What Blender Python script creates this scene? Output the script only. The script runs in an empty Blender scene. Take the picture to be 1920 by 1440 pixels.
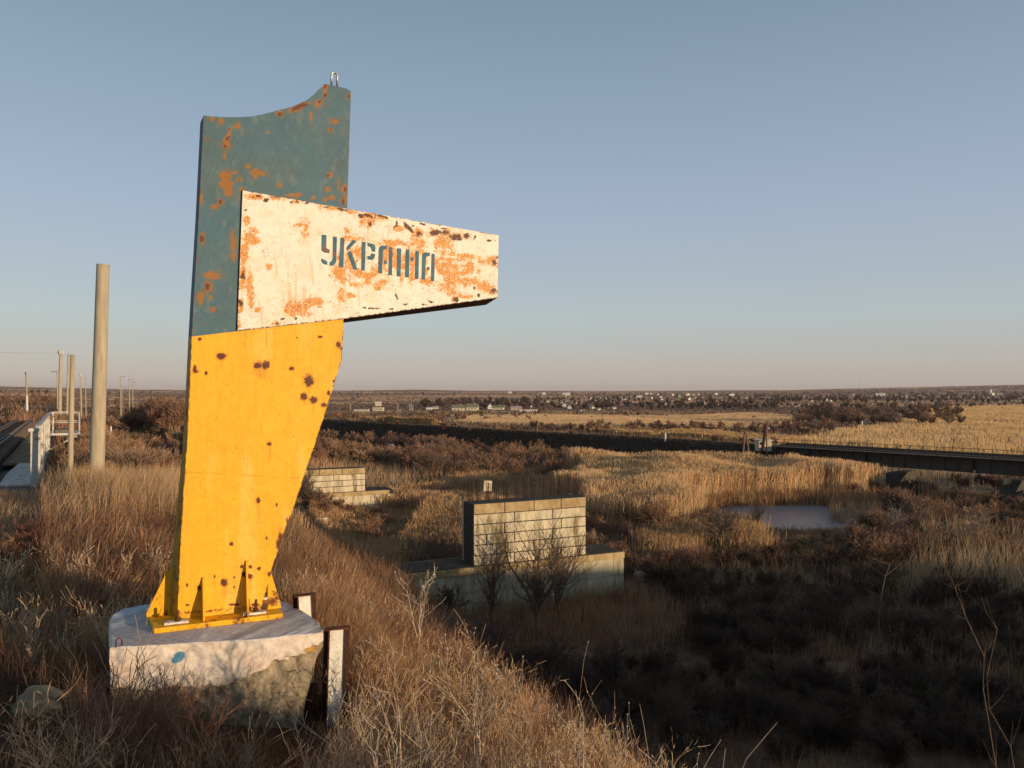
import bpy, bmesh, math, random
import numpy as np
from mathutils import Vector

S = bpy.context.scene
COL = S.collection
R = math.radians
random.seed(7)
rng = np.random.default_rng(11)

# ------------------------------------------------------------------ camera, sky, sun, exposure
F = 1442.0                       # focal length in photo pixels (1920 wide)
PITCH = math.atan(13 / F)
cam = bpy.data.cameras.new('camera')
cam.sensor_width = 36.0
cam.lens = 36.0 * F / 1920
cam.clip_start = 0.1
cam.clip_end = 30000
camo = bpy.data.objects.new('camera', cam)
COL.objects.link(camo)
camo.rotation_euler = (math.pi / 2 + PITCH, 0, 0)
S.camera = camo

SUN_AZ, SUN_EL = 55.0, 5.5       # azimuth right of straight-behind the camera, elevation
world = bpy.data.worlds.new('World')
S.world = world
world.use_nodes = True
nt = world.node_tree
for n in list(nt.nodes):
    nt.nodes.remove(n)
N = nt.nodes.new
L = nt.links.new
sky = N('ShaderNodeTexSky'); sky.sky_type = 'NISHITA'; sky.sun_disc = False
sky.sun_elevation = R(SUN_EL); sky.sun_rotation = R(180 - SUN_AZ)
sky.air_density = 1; sky.dust_density = .3; sky.ozone_density = 2
bgn = N('ShaderNodeBackground'); bgn.inputs[1].default_value = 0.028
L(sky.outputs[0], bgn.inputs[0])
tc = N('ShaderNodeTexCoord'); sx = N('ShaderNodeSeparateXYZ')
L(tc.outputs['Generated'], sx.inputs[0])
ramp = N('ShaderNodeValToRGB')
L(sx.outputs[2], ramp.inputs[0])
cr = ramp.color_ramp
stops = [(0.0, (.395, .345, .345)), (.03, (.40, .37, .365)), (.09, (.385, .425, .445)), (.218, (.315, .375, .475)),
         (.342, (.24, .315, .40)), (.446, (.185, .26, .325)), (1.0, (.085, .125, .175))]
while len(cr.elements) < len(stops):
    cr.elements.new(.5)
for e, (p, c) in zip(cr.elements, stops):
    e.position = p; e.color = (*c, 1)
bg2 = N('ShaderNodeBackground'); bg2.inputs[1].default_value = 1.07
L(ramp.outputs[0], bg2.inputs[0])
add = N('ShaderNodeAddShader'); wo = N('ShaderNodeOutputWorld')
L(bgn.outputs[0], add.inputs[0]); L(bg2.outputs[0], add.inputs[1]); L(add.outputs[0], wo.inputs[0])

sund = bpy.data.lights.new('sun', 'SUN')
sund.energy = 4.8; sund.angle = R(.55); sund.color = (1, .73, .45)
suno = bpy.data.objects.new('sun', sund)
COL.objects.link(suno)
SV = Vector((math.sin(R(SUN_AZ)) * math.cos(R(SUN_EL)), -math.cos(R(SUN_AZ)) * math.cos(R(SUN_EL)), math.sin(R(SUN_EL))))
suno.rotation_euler = SV.to_track_quat('Z', 'Y').to_euler()
suno.location = (40, -30, 20)

S.view_settings.view_transform = 'Standard'
S.view_settings.look = 'None'
S.view_settings.exposure = 0
S.view_settings.gamma = 1
S.cycles.max_bounces = 6
S.cycles.diffuse_bounces = 3
S.cycles.transparent_max_bounces = 4

# ------------------------------------------------------------------ helpers
CP, SP_ = math.cos(PITCH), math.sin(PITCH)


def ray(x, y):
    a = (x - 960) / F; b = (720 - y) / F
    return Vector((a, CP - SP_ * b, SP_ + CP * b))


def P(x, y, D):
    d = ray(x, y)
    return d * (D / d.y)


ORG = {}


def link(name, data, loc=(0, 0, 0), parent=None):
    o = bpy.data.objects.new(name, data)
    COL.objects.link(o)
    loc = Vector(loc)
    if parent is not None:
        o.parent = parent
        o.location = loc - ORG[parent.name]
    else:
        o.location = loc
    ORG[o.name] = loc
    return o


def tag(o, label=None, cat=None, group=None, kind=None):
    if label: o['label'] = label
    if cat: o['category'] = cat
    if group: o['group'] = group
    if kind: o['kind'] = kind
    return o


def empty(name, loc, label=None, cat=None, group=None):
    o = link(name, None, loc)
    o.empty_display_size = .3
    return tag(o, label, cat, group)


def dup(root, loc, rz=0, label=None, group=None, scale=1):
    r = root.copy(); COL.objects.link(r)
    r.location = loc; r.rotation_euler = (0, 0, rz); r.scale = (scale,) * 3 if not isinstance(scale, tuple) else scale
    if label: r['label'] = label
    if group: r['group'] = group
    for ch in list(root.children):
        c = ch.copy(); COL.objects.link(c); c.parent = r
        for g in list(ch.children):
            d = g.copy(); COL.objects.link(d); d.parent = c
    return r


class MB:
    """collects world-space geometry, then links it as one mesh object"""
    def __init__(s):
        s.v = []; s.f = []

    def add(s, vs, fs):
        n = len(s.v)
        s.v += [Vector(v) for v in vs]
        s.f += [tuple(i + n for i in f) for f in fs]
        return s

    def box(s, c, size, rz=0, bev=0):
        hx, hy, hz = [a / 2 for a in size]
        ca, sa = math.cos(rz), math.sin(rz)
        vs = []
        for z in (-hz, hz):
            for x, y in ((-hx, -hy), (hx, -hy), (hx, hy), (-hx, hy)):
                vs.append((c[0] + x * ca - y * sa, c[1] + x * sa + y * ca, c[2] + z))
        return s.add(vs, [(3, 2, 1, 0), (4, 5, 6, 7), (0, 1, 5, 4), (1, 2, 6, 5), (2, 3, 7, 6), (3, 0, 4, 7)])

    def obox(s, o, ax, ay, az):
        """box from corner o with three edge vectors"""
        o = Vector(o)
        vs = [o, o + ax, o + ax + ay, o + ay]
        vs += [v + az for v in vs]
        return s.add(vs, [(3, 2, 1, 0), (4, 5, 6, 7), (0, 1, 5, 4), (1, 2, 6, 5), (2, 3, 7, 6), (3, 0, 4, 7)])

    def prism(s, pts, off):
        n = len(pts); off = Vector(off)
        vs = [Vector(p) for p in pts] + [Vector(p) + off for p in pts]
        fs = [tuple(range(n)), tuple(range(2 * n - 1, n - 1, -1))]
        fs += [(i, i + n, (i + 1) % n + n, (i + 1) % n) for i in range(n)]
        return s.add(vs, fs)

    def loft(s, a, b):
        n = len(a)
        fs = [tuple(range(n)), tuple(range(2 * n - 1, n - 1, -1))]
        fs += [(i, i + n, (i + 1) % n + n, (i + 1) % n) for i in range(n)]
        return s.add(list(a) + list(b), fs)

    def tube(s, pts, rad, n=8, cap=True):
        pts = [Vector(p) for p in pts]
        if not hasattr(rad, '__len__'): rad = [rad] * len(pts)
        base = len(s.v)
        u = None
        for i, p in enumerate(pts):
            t = (pts[min(i + 1, len(pts) - 1)] - pts[max(i - 1, 0)]).normalized()
            if u is None:
                u = t.orthogonal().normalized()
            u = (u - t * u.dot(t)).normalized()
            w = t.cross(u)
            for k in range(n):
                a = 2 * math.pi * k / n
                s.v.append(p + (u * math.cos(a) + w * math.sin(a)) * rad[i])
        for i in range(len(pts) - 1):
            for k in range(n):
                a = base + i * n + k; b = base + i * n + (k + 1) % n
                s.f.append((a, b, b + n, a + n))
        if cap:
            s.f.append(tuple(base + k for k in range(n - 1, -1, -1)))
            s.f.append(tuple(base + (len(pts) - 1) * n + k for k in range(n)))
        return s

    def build(s, name, mat, parent=None, loc=None, smooth=False, bevel=0):
        if loc is None:
            loc = ORG[parent.name] if parent is not None else Vector((0, 0, 0))
        loc = Vector(loc)
        me = bpy.data.meshes.new(name)
        me.from_pydata([v - loc for v in s.v], [], s.f)
        bm = bmesh.new(); bm.from_mesh(me)
        bmesh.ops.recalc_face_normals(bm, faces=bm.faces)
        if bevel:
            bmesh.ops.bevel(bm, geom=list(bm.edges), offset=bevel, segments=2, affect='EDGES', profile=.6)
        bm.to_mesh(me); bm.free()
        me.materials.append(mat)
        if smooth:
            me.polygons.foreach_set('use_smooth', [True] * len(me.polygons))
        return link(name, me, loc, parent)


def npmesh(name, V, Fq, mat, col=None, smooth=False, parent=None, loc=(0, 0, 0)):
    """fast mesh from numpy: V (n,3), Fq (m,4) or (m,3), col (n,3) vertex colours"""
    me = bpy.data.meshes.new(name)
    loc = Vector(loc)
    V = np.asarray(V, dtype=np.float32) - np.array(loc, dtype=np.float32)
    k = Fq.shape[1]
    me.vertices.add(len(V)); me.vertices.foreach_set('co', V.ravel())
    me.loops.add(Fq.size); me.loops.foreach_set('vertex_index', Fq.astype(np.int32).ravel())
    me.polygons.add(len(Fq))
    me.polygons.foreach_set('loop_start', np.arange(0, Fq.size, k, dtype=np.int32))
    me.update(calc_edges=True)
    if smooth:
        me.polygons.foreach_set('use_smooth', np.ones(len(Fq), dtype=bool))
    if col is not None:
        a = me.attributes.new('tint', 'FLOAT_COLOR', 'POINT')
        c4 = np.ones((len(V), 4), dtype=np.float32); c4[:, :3] = col
        a.data.foreach_set('color', c4.ravel())
    me.materials.append(mat)
    return link(name, me, loc, parent)


def hash2(ix, iy, seed):
    h = (ix.astype(np.int64) * 374761393 + iy.astype(np.int64) * 668265263 + seed * 1442695041) & 0x7fffffff
    h = ((h ^ (h >> 13)) * 1274126177) & 0x7fffffff
    return ((h ^ (h >> 16)) & 0xffff) / 65535.0


def vnoise(x, y, seed=0):
    x = np.asarray(x, float); y = np.asarray(y, float)
    ix = np.floor(x); iy = np.floor(y)
    fx = x - ix; fy = y - iy
    fx = fx * fx * (3 - 2 * fx); fy = fy * fy * (3 - 2 * fy)
    a = hash2(ix, iy, seed); b = hash2(ix + 1, iy, seed); c = hash2(ix, iy + 1, seed); d = hash2(ix + 1, iy + 1, seed)
    return (a * (1 - fx) + b * fx) * (1 - fy) + (c * (1 - fx) + d * fx) * fy


def fbm(x, y, seed=0, oct=4, lac=2.1, gain=.5):
    t = 0; amp = 1; tot = 0
    for i in range(oct):
        t = t + amp * vnoise(np.asarray(x) * lac ** i + 17.3 * i, np.asarray(y) * lac ** i - 9.1 * i, seed + i)
        tot += amp; amp *= gain
    return t / tot


def sstep(a, b, x):
    t = np.clip((x - a) / (b - a), 0, 1)
    return t * t * (3 - 2 * t)


# ------------------------------------------------------------------ materials
def mat_new(name):
    m = bpy.data.materials.new(name); m.use_nodes = True
    nt = m.node_tree
    b = nt.nodes['Principled BSDF']
    b.inputs['Specular IOR Level'].default_value = .25
    return m, nt, b


def noisy(name, c1, c2, scale=4, rough=.85, bump=.0, c3=None, scale3=.6, detail=6, spec=.25, metal=0, stretch=None, lo=.35, hi=.65, bscale=None):
    """two-tone mottled material from object-space noise"""
    m, nt, b = mat_new(name)
    N = nt.nodes.new; L = nt.links.new
    tc = N('ShaderNodeTexCoord')
    mp = N('ShaderNodeMapping'); L(tc.outputs['Object'], mp.inputs[0])
    if stretch: mp.inputs['Scale'].default_value = stretch
    n = N('ShaderNodeTexNoise'); n.inputs['Scale'].default_value = scale; n.inputs['Detail'].default_value = detail
    n.inputs['Roughness'].default_value = .65
    L(mp.outputs[0], n.inputs[0])
    r = N('ShaderNodeValToRGB'); L(n.outputs[0], r.inputs[0])
    r.color_ramp.elements[0].position = lo; r.color_ramp.elements[0].color = (*c1, 1)
    r.color_ramp.elements[1].position = hi; r.color_ramp.elements[1].color = (*c2, 1)
    out = r.outputs[0]
    if c3:
        n3 = N('ShaderNodeTexNoise'); n3.inputs['Scale'].default_value = scale3; n3.inputs['Detail'].default_value = 7
        n3.inputs['Roughness'].default_value = .7
        L(mp.outputs[0], n3.inputs[0])
        r3 = N('ShaderNodeValToRGB'); L(n3.outputs[0], r3.inputs[0])
        r3.color_ramp.elements[0].position = .55; r3.color_ramp.elements[0].color = (0, 0, 0, 1)
        r3.color_ramp.elements[1].position = .64; r3.color_ramp.elements[1].color = (1, 1, 1, 1)
        mx = N('ShaderNodeMix'); mx.data_type = 'RGBA'
        L(r3.outputs[0], mx.inputs[0]); L(out, mx.inputs[6]); mx.inputs[7].default_value = (*c3, 1)
        out = mx.outputs[2]
    L(out, b.inputs['Base Color'])
    b.inputs['Roughness'].default_value = rough
    b.inputs['Specular IOR Level'].default_value = spec
    b.inputs['Metallic'].default_value = metal
    if bump:
        nb = N('ShaderNodeTexNoise'); nb.inputs['Scale'].default_value = bscale or scale * 4; nb.inputs['Detail'].default_value = 6
        L(mp.outputs[0], nb.inputs[0])
        bp = N('ShaderNodeBump'); bp.inputs['Strength'].default_value = bump; bp.inputs['Distance'].default_value = .02
        L(nb.outputs[0], bp.inputs['Height']); L(bp.outputs[0], b.inputs['Normal'])
    return m


def tinted(name, rough=.9, spec=.1, bump=0, bscale=40, var=.25, vscale=30, trans=0):
    """uses the per-vertex 'tint' colour, broken up by fine noise"""
    m, nt, b = mat_new(name)
    N = nt.nodes.new; L = nt.links.new
    a = N('ShaderNodeAttribute'); a.attribute_name = 'tint'
    tc = N('ShaderNodeTexCoord')
    n = N('ShaderNodeTexNoise'); n.inputs['Scale'].default_value = vscale; n.inputs['Detail'].default_value = 5
    L(tc.outputs['Object'], n.inputs[0])
    mr = N('ShaderNodeMapRange'); mr.inputs[1].default_value = .3; mr.inputs[2].default_value = .7
    mr.inputs[3].default_value = 1 - var; mr.inputs[4].default_value = 1 + var
    L(n.outputs[0], mr.inputs[0])
    mx = N('ShaderNodeVectorMath'); mx.operation = 'SCALE'
    L(a.outputs['Color'], mx.inputs[0]); L(mr.outputs[0], mx.inputs['Scale'])
    L(mx.outputs[0], b.inputs['Base Color'])
    b.inputs['Roughness'].default_value = rough; b.inputs['Specular IOR Level'].default_value = spec
    if bump:
        nb = N('ShaderNodeTexNoise'); nb.inputs['Scale'].default_value = bscale; nb.inputs['Detail'].default_value = 6
        L(tc.outputs['Object'], nb.inputs[0])
        bp = N('ShaderNodeBump'); bp.inputs['Strength'].default_value = bump; bp.inputs['Distance'].default_value = .01
        L(nb.outputs[0], bp.inputs['Height']); L(bp.outputs[0], b.inputs['Normal'])
    return m


def veg(name):
    """dry stalk material: plain per-stalk colour, a little light passing through"""
    m = bpy.data.materials.new(name); m.use_nodes = True
    nt = m.node_tree; nt.nodes.clear()
    N = nt.nodes.new; L = nt.links.new
    a = N('ShaderNodeAttribute'); a.attribute_name = 'tint'
    d = N('ShaderNodeBsdfDiffuse'); t = N('ShaderNodeBsdfTranslucent'); mx = N('ShaderNodeMixShader'); o = N('ShaderNodeOutputMaterial')
    L(a.outputs['Color'], d.inputs[0]); L(a.outputs['Color'], t.inputs[0])
    mx.inputs[0].default_value = .34
    L(d.outputs[0], mx.inputs[1]); L(t.outputs[0], mx.inputs[2]); L(mx.outputs[0], o.inputs[0])
    return m


M = {}
M['veg'] = veg('dry_stalks')
M['paint'] = tinted('weathered_paint', rough=.55, spec=.3, bump=.25, bscale=28, var=.07, vscale=14)
M['ground'] = tinted('ground', rough=1, spec=0, bump=.6, bscale=3, var=.35, vscale=1.3)
M['yellow'] = noisy('yellow_paint', (.72, .36, .012), (.84, .45, .018), 6, .55, .15, c3=(.13, .04, .015), scale3=4.5)
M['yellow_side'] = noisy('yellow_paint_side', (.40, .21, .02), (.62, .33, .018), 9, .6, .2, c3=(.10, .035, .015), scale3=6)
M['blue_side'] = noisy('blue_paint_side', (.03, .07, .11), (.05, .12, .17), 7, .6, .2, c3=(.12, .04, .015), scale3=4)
M['letter'] = noisy('blue_lettering', (.035, .11, .17), (.07, .16, .21), 9, .6, .2, c3=(.25, .09, .03), scale3=5)
M['rust'] = noisy('rust', (.07, .022, .01), (.20, .07, .025), 14, .9, .5)
M['rustdark'] = noisy('dark_rust', (.03, .012, .008), (.09, .035, .02), 10, .9, .5)
M['whitewash'] = noisy('whitewash', (.50, .46, .42), (.74, .72, .69), 5, .9, .5, c3=(.34, .29, .23), scale3=3)
M['steelwhite'] = noisy('chalky_white_paint', (.60, .57, .50), (.78, .76, .70), 12, .8, .3, c3=(.16, .07, .035), scale3=7)
M['parapet'] = noisy('pale_grey_paint', (.42, .41, .38), (.56, .55, .51), 3, .7, .1, c3=(.16, .08, .05), scale3=2.0)
M['pole'] = noisy('concrete_pole', (.32, .27, .19), (.46, .40, .29), 2, .9, .1, stretch=(3, 3, .4))
M['conc'] = noisy('concrete_blocks', (.36, .31, .21), (.66, .58, .42), 1.1, .95, .35, c3=(.20, .155, .085), scale3=.8, stretch=(1.3, 1.3, .28), bscale=14)
M['concdark'] = noisy('mortar', (.05, .045, .04), (.09, .08, .07), 4, .95)
M['conccap'] = noisy('mossy_cap', (.28, .20, .10), (.47, .36, .20), 1.6, .95, .35, bscale=12)
M['rebar'] = noisy('rusty_rebar', (.02, .012, .010), (.055, .026, .02), 10, .9)
M['steel'] = noisy('dark_steel', (.05, .042, .036), (.095, .078, .064), 3, .7, .1)
M['rail'] = noisy('rail_steel', (.05, .035, .028), (.10, .07, .055), 5, .6, .1)
M['railtop'] = noisy('worn_rail_head', (.20, .17, .15), (.32, .28, .25), 5, .5, .0, metal=.4)
M['timber'] = noisy('sleeper_timber', (.09, .06, .045), (.22, .16, .115), 4, .9, .4)
M['plank'] = noisy('walkway_planks', (.16, .115, .07), (.34, .25, .15), 3, .9, .3)
M['ballast'] = noisy('ballast', (.06, .05, .045), (.26, .23, .21), 16, 1, .8, detail=3)
M['soil'] = noisy('wet_soil', (.03, .024, .018), (.10, .075, .05), 3, 1, .6)
M['wallw'] = noisy('white_plaster', (.62, .58, .52), (.78, .75, .70), .6, .9)
M['wallc'] = noisy('cream_plaster', (.52, .46, .35), (.64, .58, .46), .6, .9)
M['wallt'] = noisy('tan_brick', (.34, .22, .15), (.44, .31, .22), .6, .9)
M['roofg'] = noisy('grey_roof', (.16, .15, .14), (.25, .24, .22), .6, .9)
M['roofgr'] = noisy('green_grey_roof', (.16, .155, .09), (.24, .225, .14), .6, .9)
M['roofp'] = noisy('pinkish_roof', (.34, .25, .22), (.45, .35, .31), .6, .9)
M['window'] = noisy('dark_window', (.02, .022, .025), (.04, .045, .05), 1, .3, spec=.5)
M['stone'] = noisy('yellow_stone', (.22, .17, .10), (.40, .32, .19), 6, .95, .6)
M['metal'] = noisy('bare_steel_eye', (.35, .35, .36), (.55, .55, .55), 8, .4, .1, metal=.7, c3=(.05, .14, .2), scale3=5)
M['bark'] = noisy('bark', (.10, .07, .05), (.24, .165, .115), 8, .95, .4)
M['palebark'] = noisy('dead_bark', (.22, .17, .12), (.42, .34, .26), 8, .95, .4)

# water
m, nt_, b_ = mat_new('pond_water')
b_.inputs['Base Color'].default_value = (.27, .28, .305, 1); b_.inputs['Roughness'].default_value = .25  # sky reflection put into the pale blue-grey base colour
b_.inputs['Specular IOR Level'].default_value = .5; b_.inputs['IOR'].default_value = 1.33
nn = nt_.nodes.new('ShaderNodeTexNoise'); nn.inputs['Scale'].default_value = 1.6; nn.inputs['Detail'].default_value = 5
tt = nt_.nodes.new('ShaderNodeTexCoord'); nt_.links.new(tt.outputs['Object'], nn.inputs[0])
bb = nt_.nodes.new('ShaderNodeBump'); bb.inputs['Strength'].default_value = .35; bb.inputs['Distance'].default_value = .05
nt_.links.new(nn.outputs[0], bb.inputs['Height']); nt_.links.new(bb.outputs[0], b_.inputs['Normal'])
M['water'] = m

# ------------------------------------------------------------------ terrain
EDGE = np.array([(400, -3), (40, -3), (9, -2.2), (4.5, -.3), (2.0, 3.0), (.9, 5.2), (.2, 7), (-.8, 8.8), (-1.9, 10.3), (-3.5, 12.0), (-6.3, 16.5),
                 (-9.8, 25), (-13.2, 32), (-16.5, 36), (-22, 44), (-31, 60), (-60, 110), (-120, 212), (-300, 520), (-900, 1560)], float)
DK_O = np.array((-20.4, 33.0)); DK_A = np.array((-.5, .866)); DK_L = np.array((-.866, -.5))     # railway deck frame
EB_A = np.array((60.0, 90.0)); EB_D = np.array((-109.0, 120.0)); EB_D /= np.linalg.norm(EB_D)   # far embankment line
EB_N = np.array((EB_D[1], -EB_D[0]))            # away from the camera
if EB_N[1] < 0: EB_N = -EB_N
PONDC = np.array((30.5, 81.5))


def edge_dist(X, Y):
    best = np.full(X.shape, 1e18); sgn = np.ones(X.shape)
    for (a, b) in zip(EDGE[:-1], EDGE[1:]):
        d = b - a; l2 = d @ d
        t = np.clip(((X - a[0]) * d[0] + (Y - a[1]) * d[1]) / l2, 0, 1)
        px_ = a[0] + t * d[0]; py_ = a[1] + t * d[1]
        q = (X - px_) ** 2 + (Y - py_) ** 2
        cr_ = d[0] * (Y - a[1]) - d[1] * (X - a[0])
        m_ = q < best
        best = np.where(m_, q, best); sgn = np.where(m_, np.where(cr_ > 0, -1, 1), sgn)
    return np.sqrt(best) * sgn       # positive: valley side


def pond_r(X, Y):
    dx = X - PONDC[0]; dy = Y - PONDC[1]
    u = dx * .97 + dy * .24; v = -dx * .24 + dy * .97
    return np.sqrt((u / 12.5) ** 2 + (v / 9.0) ** 2) + .22 * (fbm(X * .16, Y * .16, 5, 3) - .5)


def H(X, Y):
    X = np.asarray(X, float); Y = np.asarray(Y, float)
    d = edge_dist(X, Y)
    zc = np.interp(Y, [-40, -6, 0, 2, 4, 6.3, 9, 12, 20, 30, 60, 120, 300], [-2.0, -1.6, -1.45, -1.6, -2.05, -2.72, -2.92, -3.02, -3.25, -3.95, -4.4, -5.2, -9])
    tilt = -np.where(X > -2.4, .17, .10) * np.clip(X + 2.4, -9, 9)
    tilt = tilt * np.interp(Y, [-5, 25], [1, .4])
    zp = zc + tilt
    zp = np.where(X > 5, np.interp(X, [5, 14, 34], [-2.45, -2.35, -1.95]), zp)
    zp = zp + .25 * (fbm(X * .6, Y * .6, 3, 3) - .5)
    # railway formation on the left
    s_ = (X - DK_O[0]) * DK_A[0] + (Y - DK_O[1]) * DK_A[1]
    l_ = (X - DK_O[0]) * DK_L[0] + (Y - DK_O[1]) * DK_L[1]
    w = sstep(-3, .5, l_) * sstep(-12, -3, s_)
    zp = zp * (1 - w) + (-4.05) * w
    fl = -13.0 + .5 * (fbm(X * .05, Y * .05, 21, 3) - .5) + 1.4 * sstep(45, 20, np.abs(Y - 20) + 0 * X) * 0
    dd = np.maximum(d, 0)
    k = 1.2
    drop = .62 * (np.sqrt((d) ** 2 + k * k) + d) / 2 - .62 * k * .5 * 0
    # uneven slope
    slopez = zp - drop + np.minimum(dd, 6) * .16 * (fbm(X * .22, Y * .22, 9, 3) - .5) * 2
    z = np.maximum(slopez, fl)
    h = np.clip(1 - np.abs(slopez - fl) / 1.6, 0, 1); z = z + .25 * 1.6 * h * h * .5
    # brushy mound running down the left side of the valley
    m1 = 3.6 * np.exp(-(((X + 36) / 17) ** 2 + ((Y - 118) / 24) ** 2)) + 3.2 * np.exp(-(((X + 26) / 9) ** 2 + ((Y - 66) / 14) ** 2))
    z = np.where(d > 6, z + m1, z)
    z = z + sstep(1, 9, d) * 5.0 * np.exp(-(((X + 46 + .42 * (Y - 105)) / 11) ** 2 + ((Y - 105) / 34) ** 2))
    z = z + .9 * np.exp(-(((X - 26) / 9) ** 2 + ((Y - 63) / 3.2) ** 2))
    # pond basin
    pr = pond_r(X, Y)
    z = z - .8 * sstep(1.12, .8, pr)
    # unseen heap added right and behind the viewpoint to shade the lower left
    nn = X * .574 + Y * .819
    wh = sstep(3.45, 2.75, nn) * sstep(1.5, 2.7, X) * sstep(8.5, 6, X) * sstep(-4.5, -2.5, Y)
    z = z * (1 - wh) + (-.85 + .3 * (fbm(X * .9, Y * .9, 8, 3) - .5)) * wh
    # far embankment
    es = (X - EB_A[0]) * EB_D[0] + (Y - EB_A[1]) * EB_D[1]
    en = (X - EB_A[0]) * EB_N[0] + (Y - EB_A[1]) * EB_N[1]
    act = sstep(26, 36, es) * (1 - sstep(235, 330, es))
    ez = -8.1 - np.maximum(np.abs(en - 2.5) - 2.5, 0) * .72
    z = np.where(act > 0, np.maximum(z, -13.2 + (ez + 13.2) * act), z)
    # far land rises to low hills
    D = np.hypot(X, Y); az = np.degrees(np.arctan2(X, np.maximum(Y, 1e-3)))
    top = np.interp(az, [-90, -34, -26, -18, -12, -7, -3, 8, 20, 28, 34, 90], [26, 24, 8, 5, 2, 9, 1, 0, 6, 22, 34, 40])
    top = top + 3 * (fbm(az * .35, 0 * az, 31, 4) - .5)
    r_ = sstep(1300, 5200, D)
    z = np.where(Y > -500, z * (1 - r_) + (-13 + (top + 13)) * r_, z)
    return z


def ground_hit(x, y, zoff=0):
    """world point of the ground seen at a photo pixel"""
    d = ray(x, y); d = np.array(d / d.y)
    t = 2.0 * (4200 / 2.0) ** (np.arange(0, 600) / 599)
    z = H(d[0] * t, t) + zoff
    k = np.nonzero(d[2] * t < z)[0]
    i = k[0] if len(k) else len(t) - 1
    a = t[max(i - 1, 0)]; b = t[i]
    for _ in range(12):
        mid = (a + b) / 2
        if d[2] * mid < H(np.array([d[0] * mid]), np.array([mid]))[0] + zoff: b = mid
        else: a = mid
    return Vector((d[0] * b, b, float(H(np.array([d[0] * b]), np.array([b]))[0])))


def hits_many(xs, ys):
    a = (np.asarray(xs) - 960) / F; b = (720 - np.asarray(ys)) / F
    dy = CP - SP_ * b; dx = a / dy; dz = (SP_ + CP * b) / dy
    t = 2.0 * (4200 / 2.0) ** (np.arange(0, 260) / 259)
    Z = H(dx[:, None] * t[None], np.repeat(t[None], len(dx), 0))
    under = dz[:, None] * t[None] < Z
    i = np.where(under.any(1), under.argmax(1), len(t) - 1)
    lo = t[np.maximum(i - 1, 0)]; hi = t[i]
    for _ in range(11):
        m_ = (lo + hi) / 2; u_ = dz * m_ < H(dx * m_, m_)
        hi = np.where(u_, m_, hi); lo = np.where(u_, lo, m_)
    return np.stack([dx * hi, hi, H(dx * hi, hi)], 1)


def gh(X, Y):
    return float(H(np.array([X]), np.array([Y]))[0])


def poly_px(pts, clampD=None):
    return np.array([tuple(ground_hit(*p))[:2] for p in pts])


def inside(X, Y, poly):
    c = np.zeros(X.shape, bool); n = len(poly)
    for i in range(n):
        x1, y1 = poly[i]; x2, y2 = poly[(i + 1) % n]
        if y1 == y2: continue
        m_ = ((y1 > Y) != (y2 > Y)) & (X < (x2 - x1) * (Y - y1) / (y2 - y1) + x1)
        c ^= m_
    return c


def flat(x, y, z=-13.0):
    d = ray(x, y); t = z / d.z
    return (d.x * t, d.y * t)


# field zones, as outlines on the valley floor
ZG1 = np.array([flat(*p) for p in [(1090, 985), (1200, 1000), (1340, 990), (1400, 965), (1480, 948), (1640, 930), (1690, 905), (1560, 893), (1380, 885), (1200, 885), (1090, 905)]])
ZG2 = np.array([flat(*p) for p in [(1440, 832), (1560, 812), (1690, 792), (1745, 768), (1860, 762), (2600, 760), (2600, 1000), (1940, 880), (1700, 850)]])
ZG3 = np.array([flat(*p) for p in [(860, 782), (1000, 779), (1200, 783), (1420, 777), (1500, 783), (1480, 800), (1300, 805), (1000, 798), (860, 792)]])
ZG4 = np.array([flat(*p) for p in [(690, 822), (740, 816), (800, 824), (800, 850), (745, 852)]])
ZG5 = np.array([flat(*p) for p in [(1100, 806), (1300, 812), (1470, 826), (1440, 834), (1250, 820), (1100, 812)]])
STRAW = np.array((.42, .27, .125)); BROWN = np.array((.16, .09, .055)); PALE = np.array((.36, .26, .165)); DARK = np.array((.07, .045, .032))
BURNT = np.array((.048, .036, .029)); FAR = np.array((.24, .16, .12))


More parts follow.
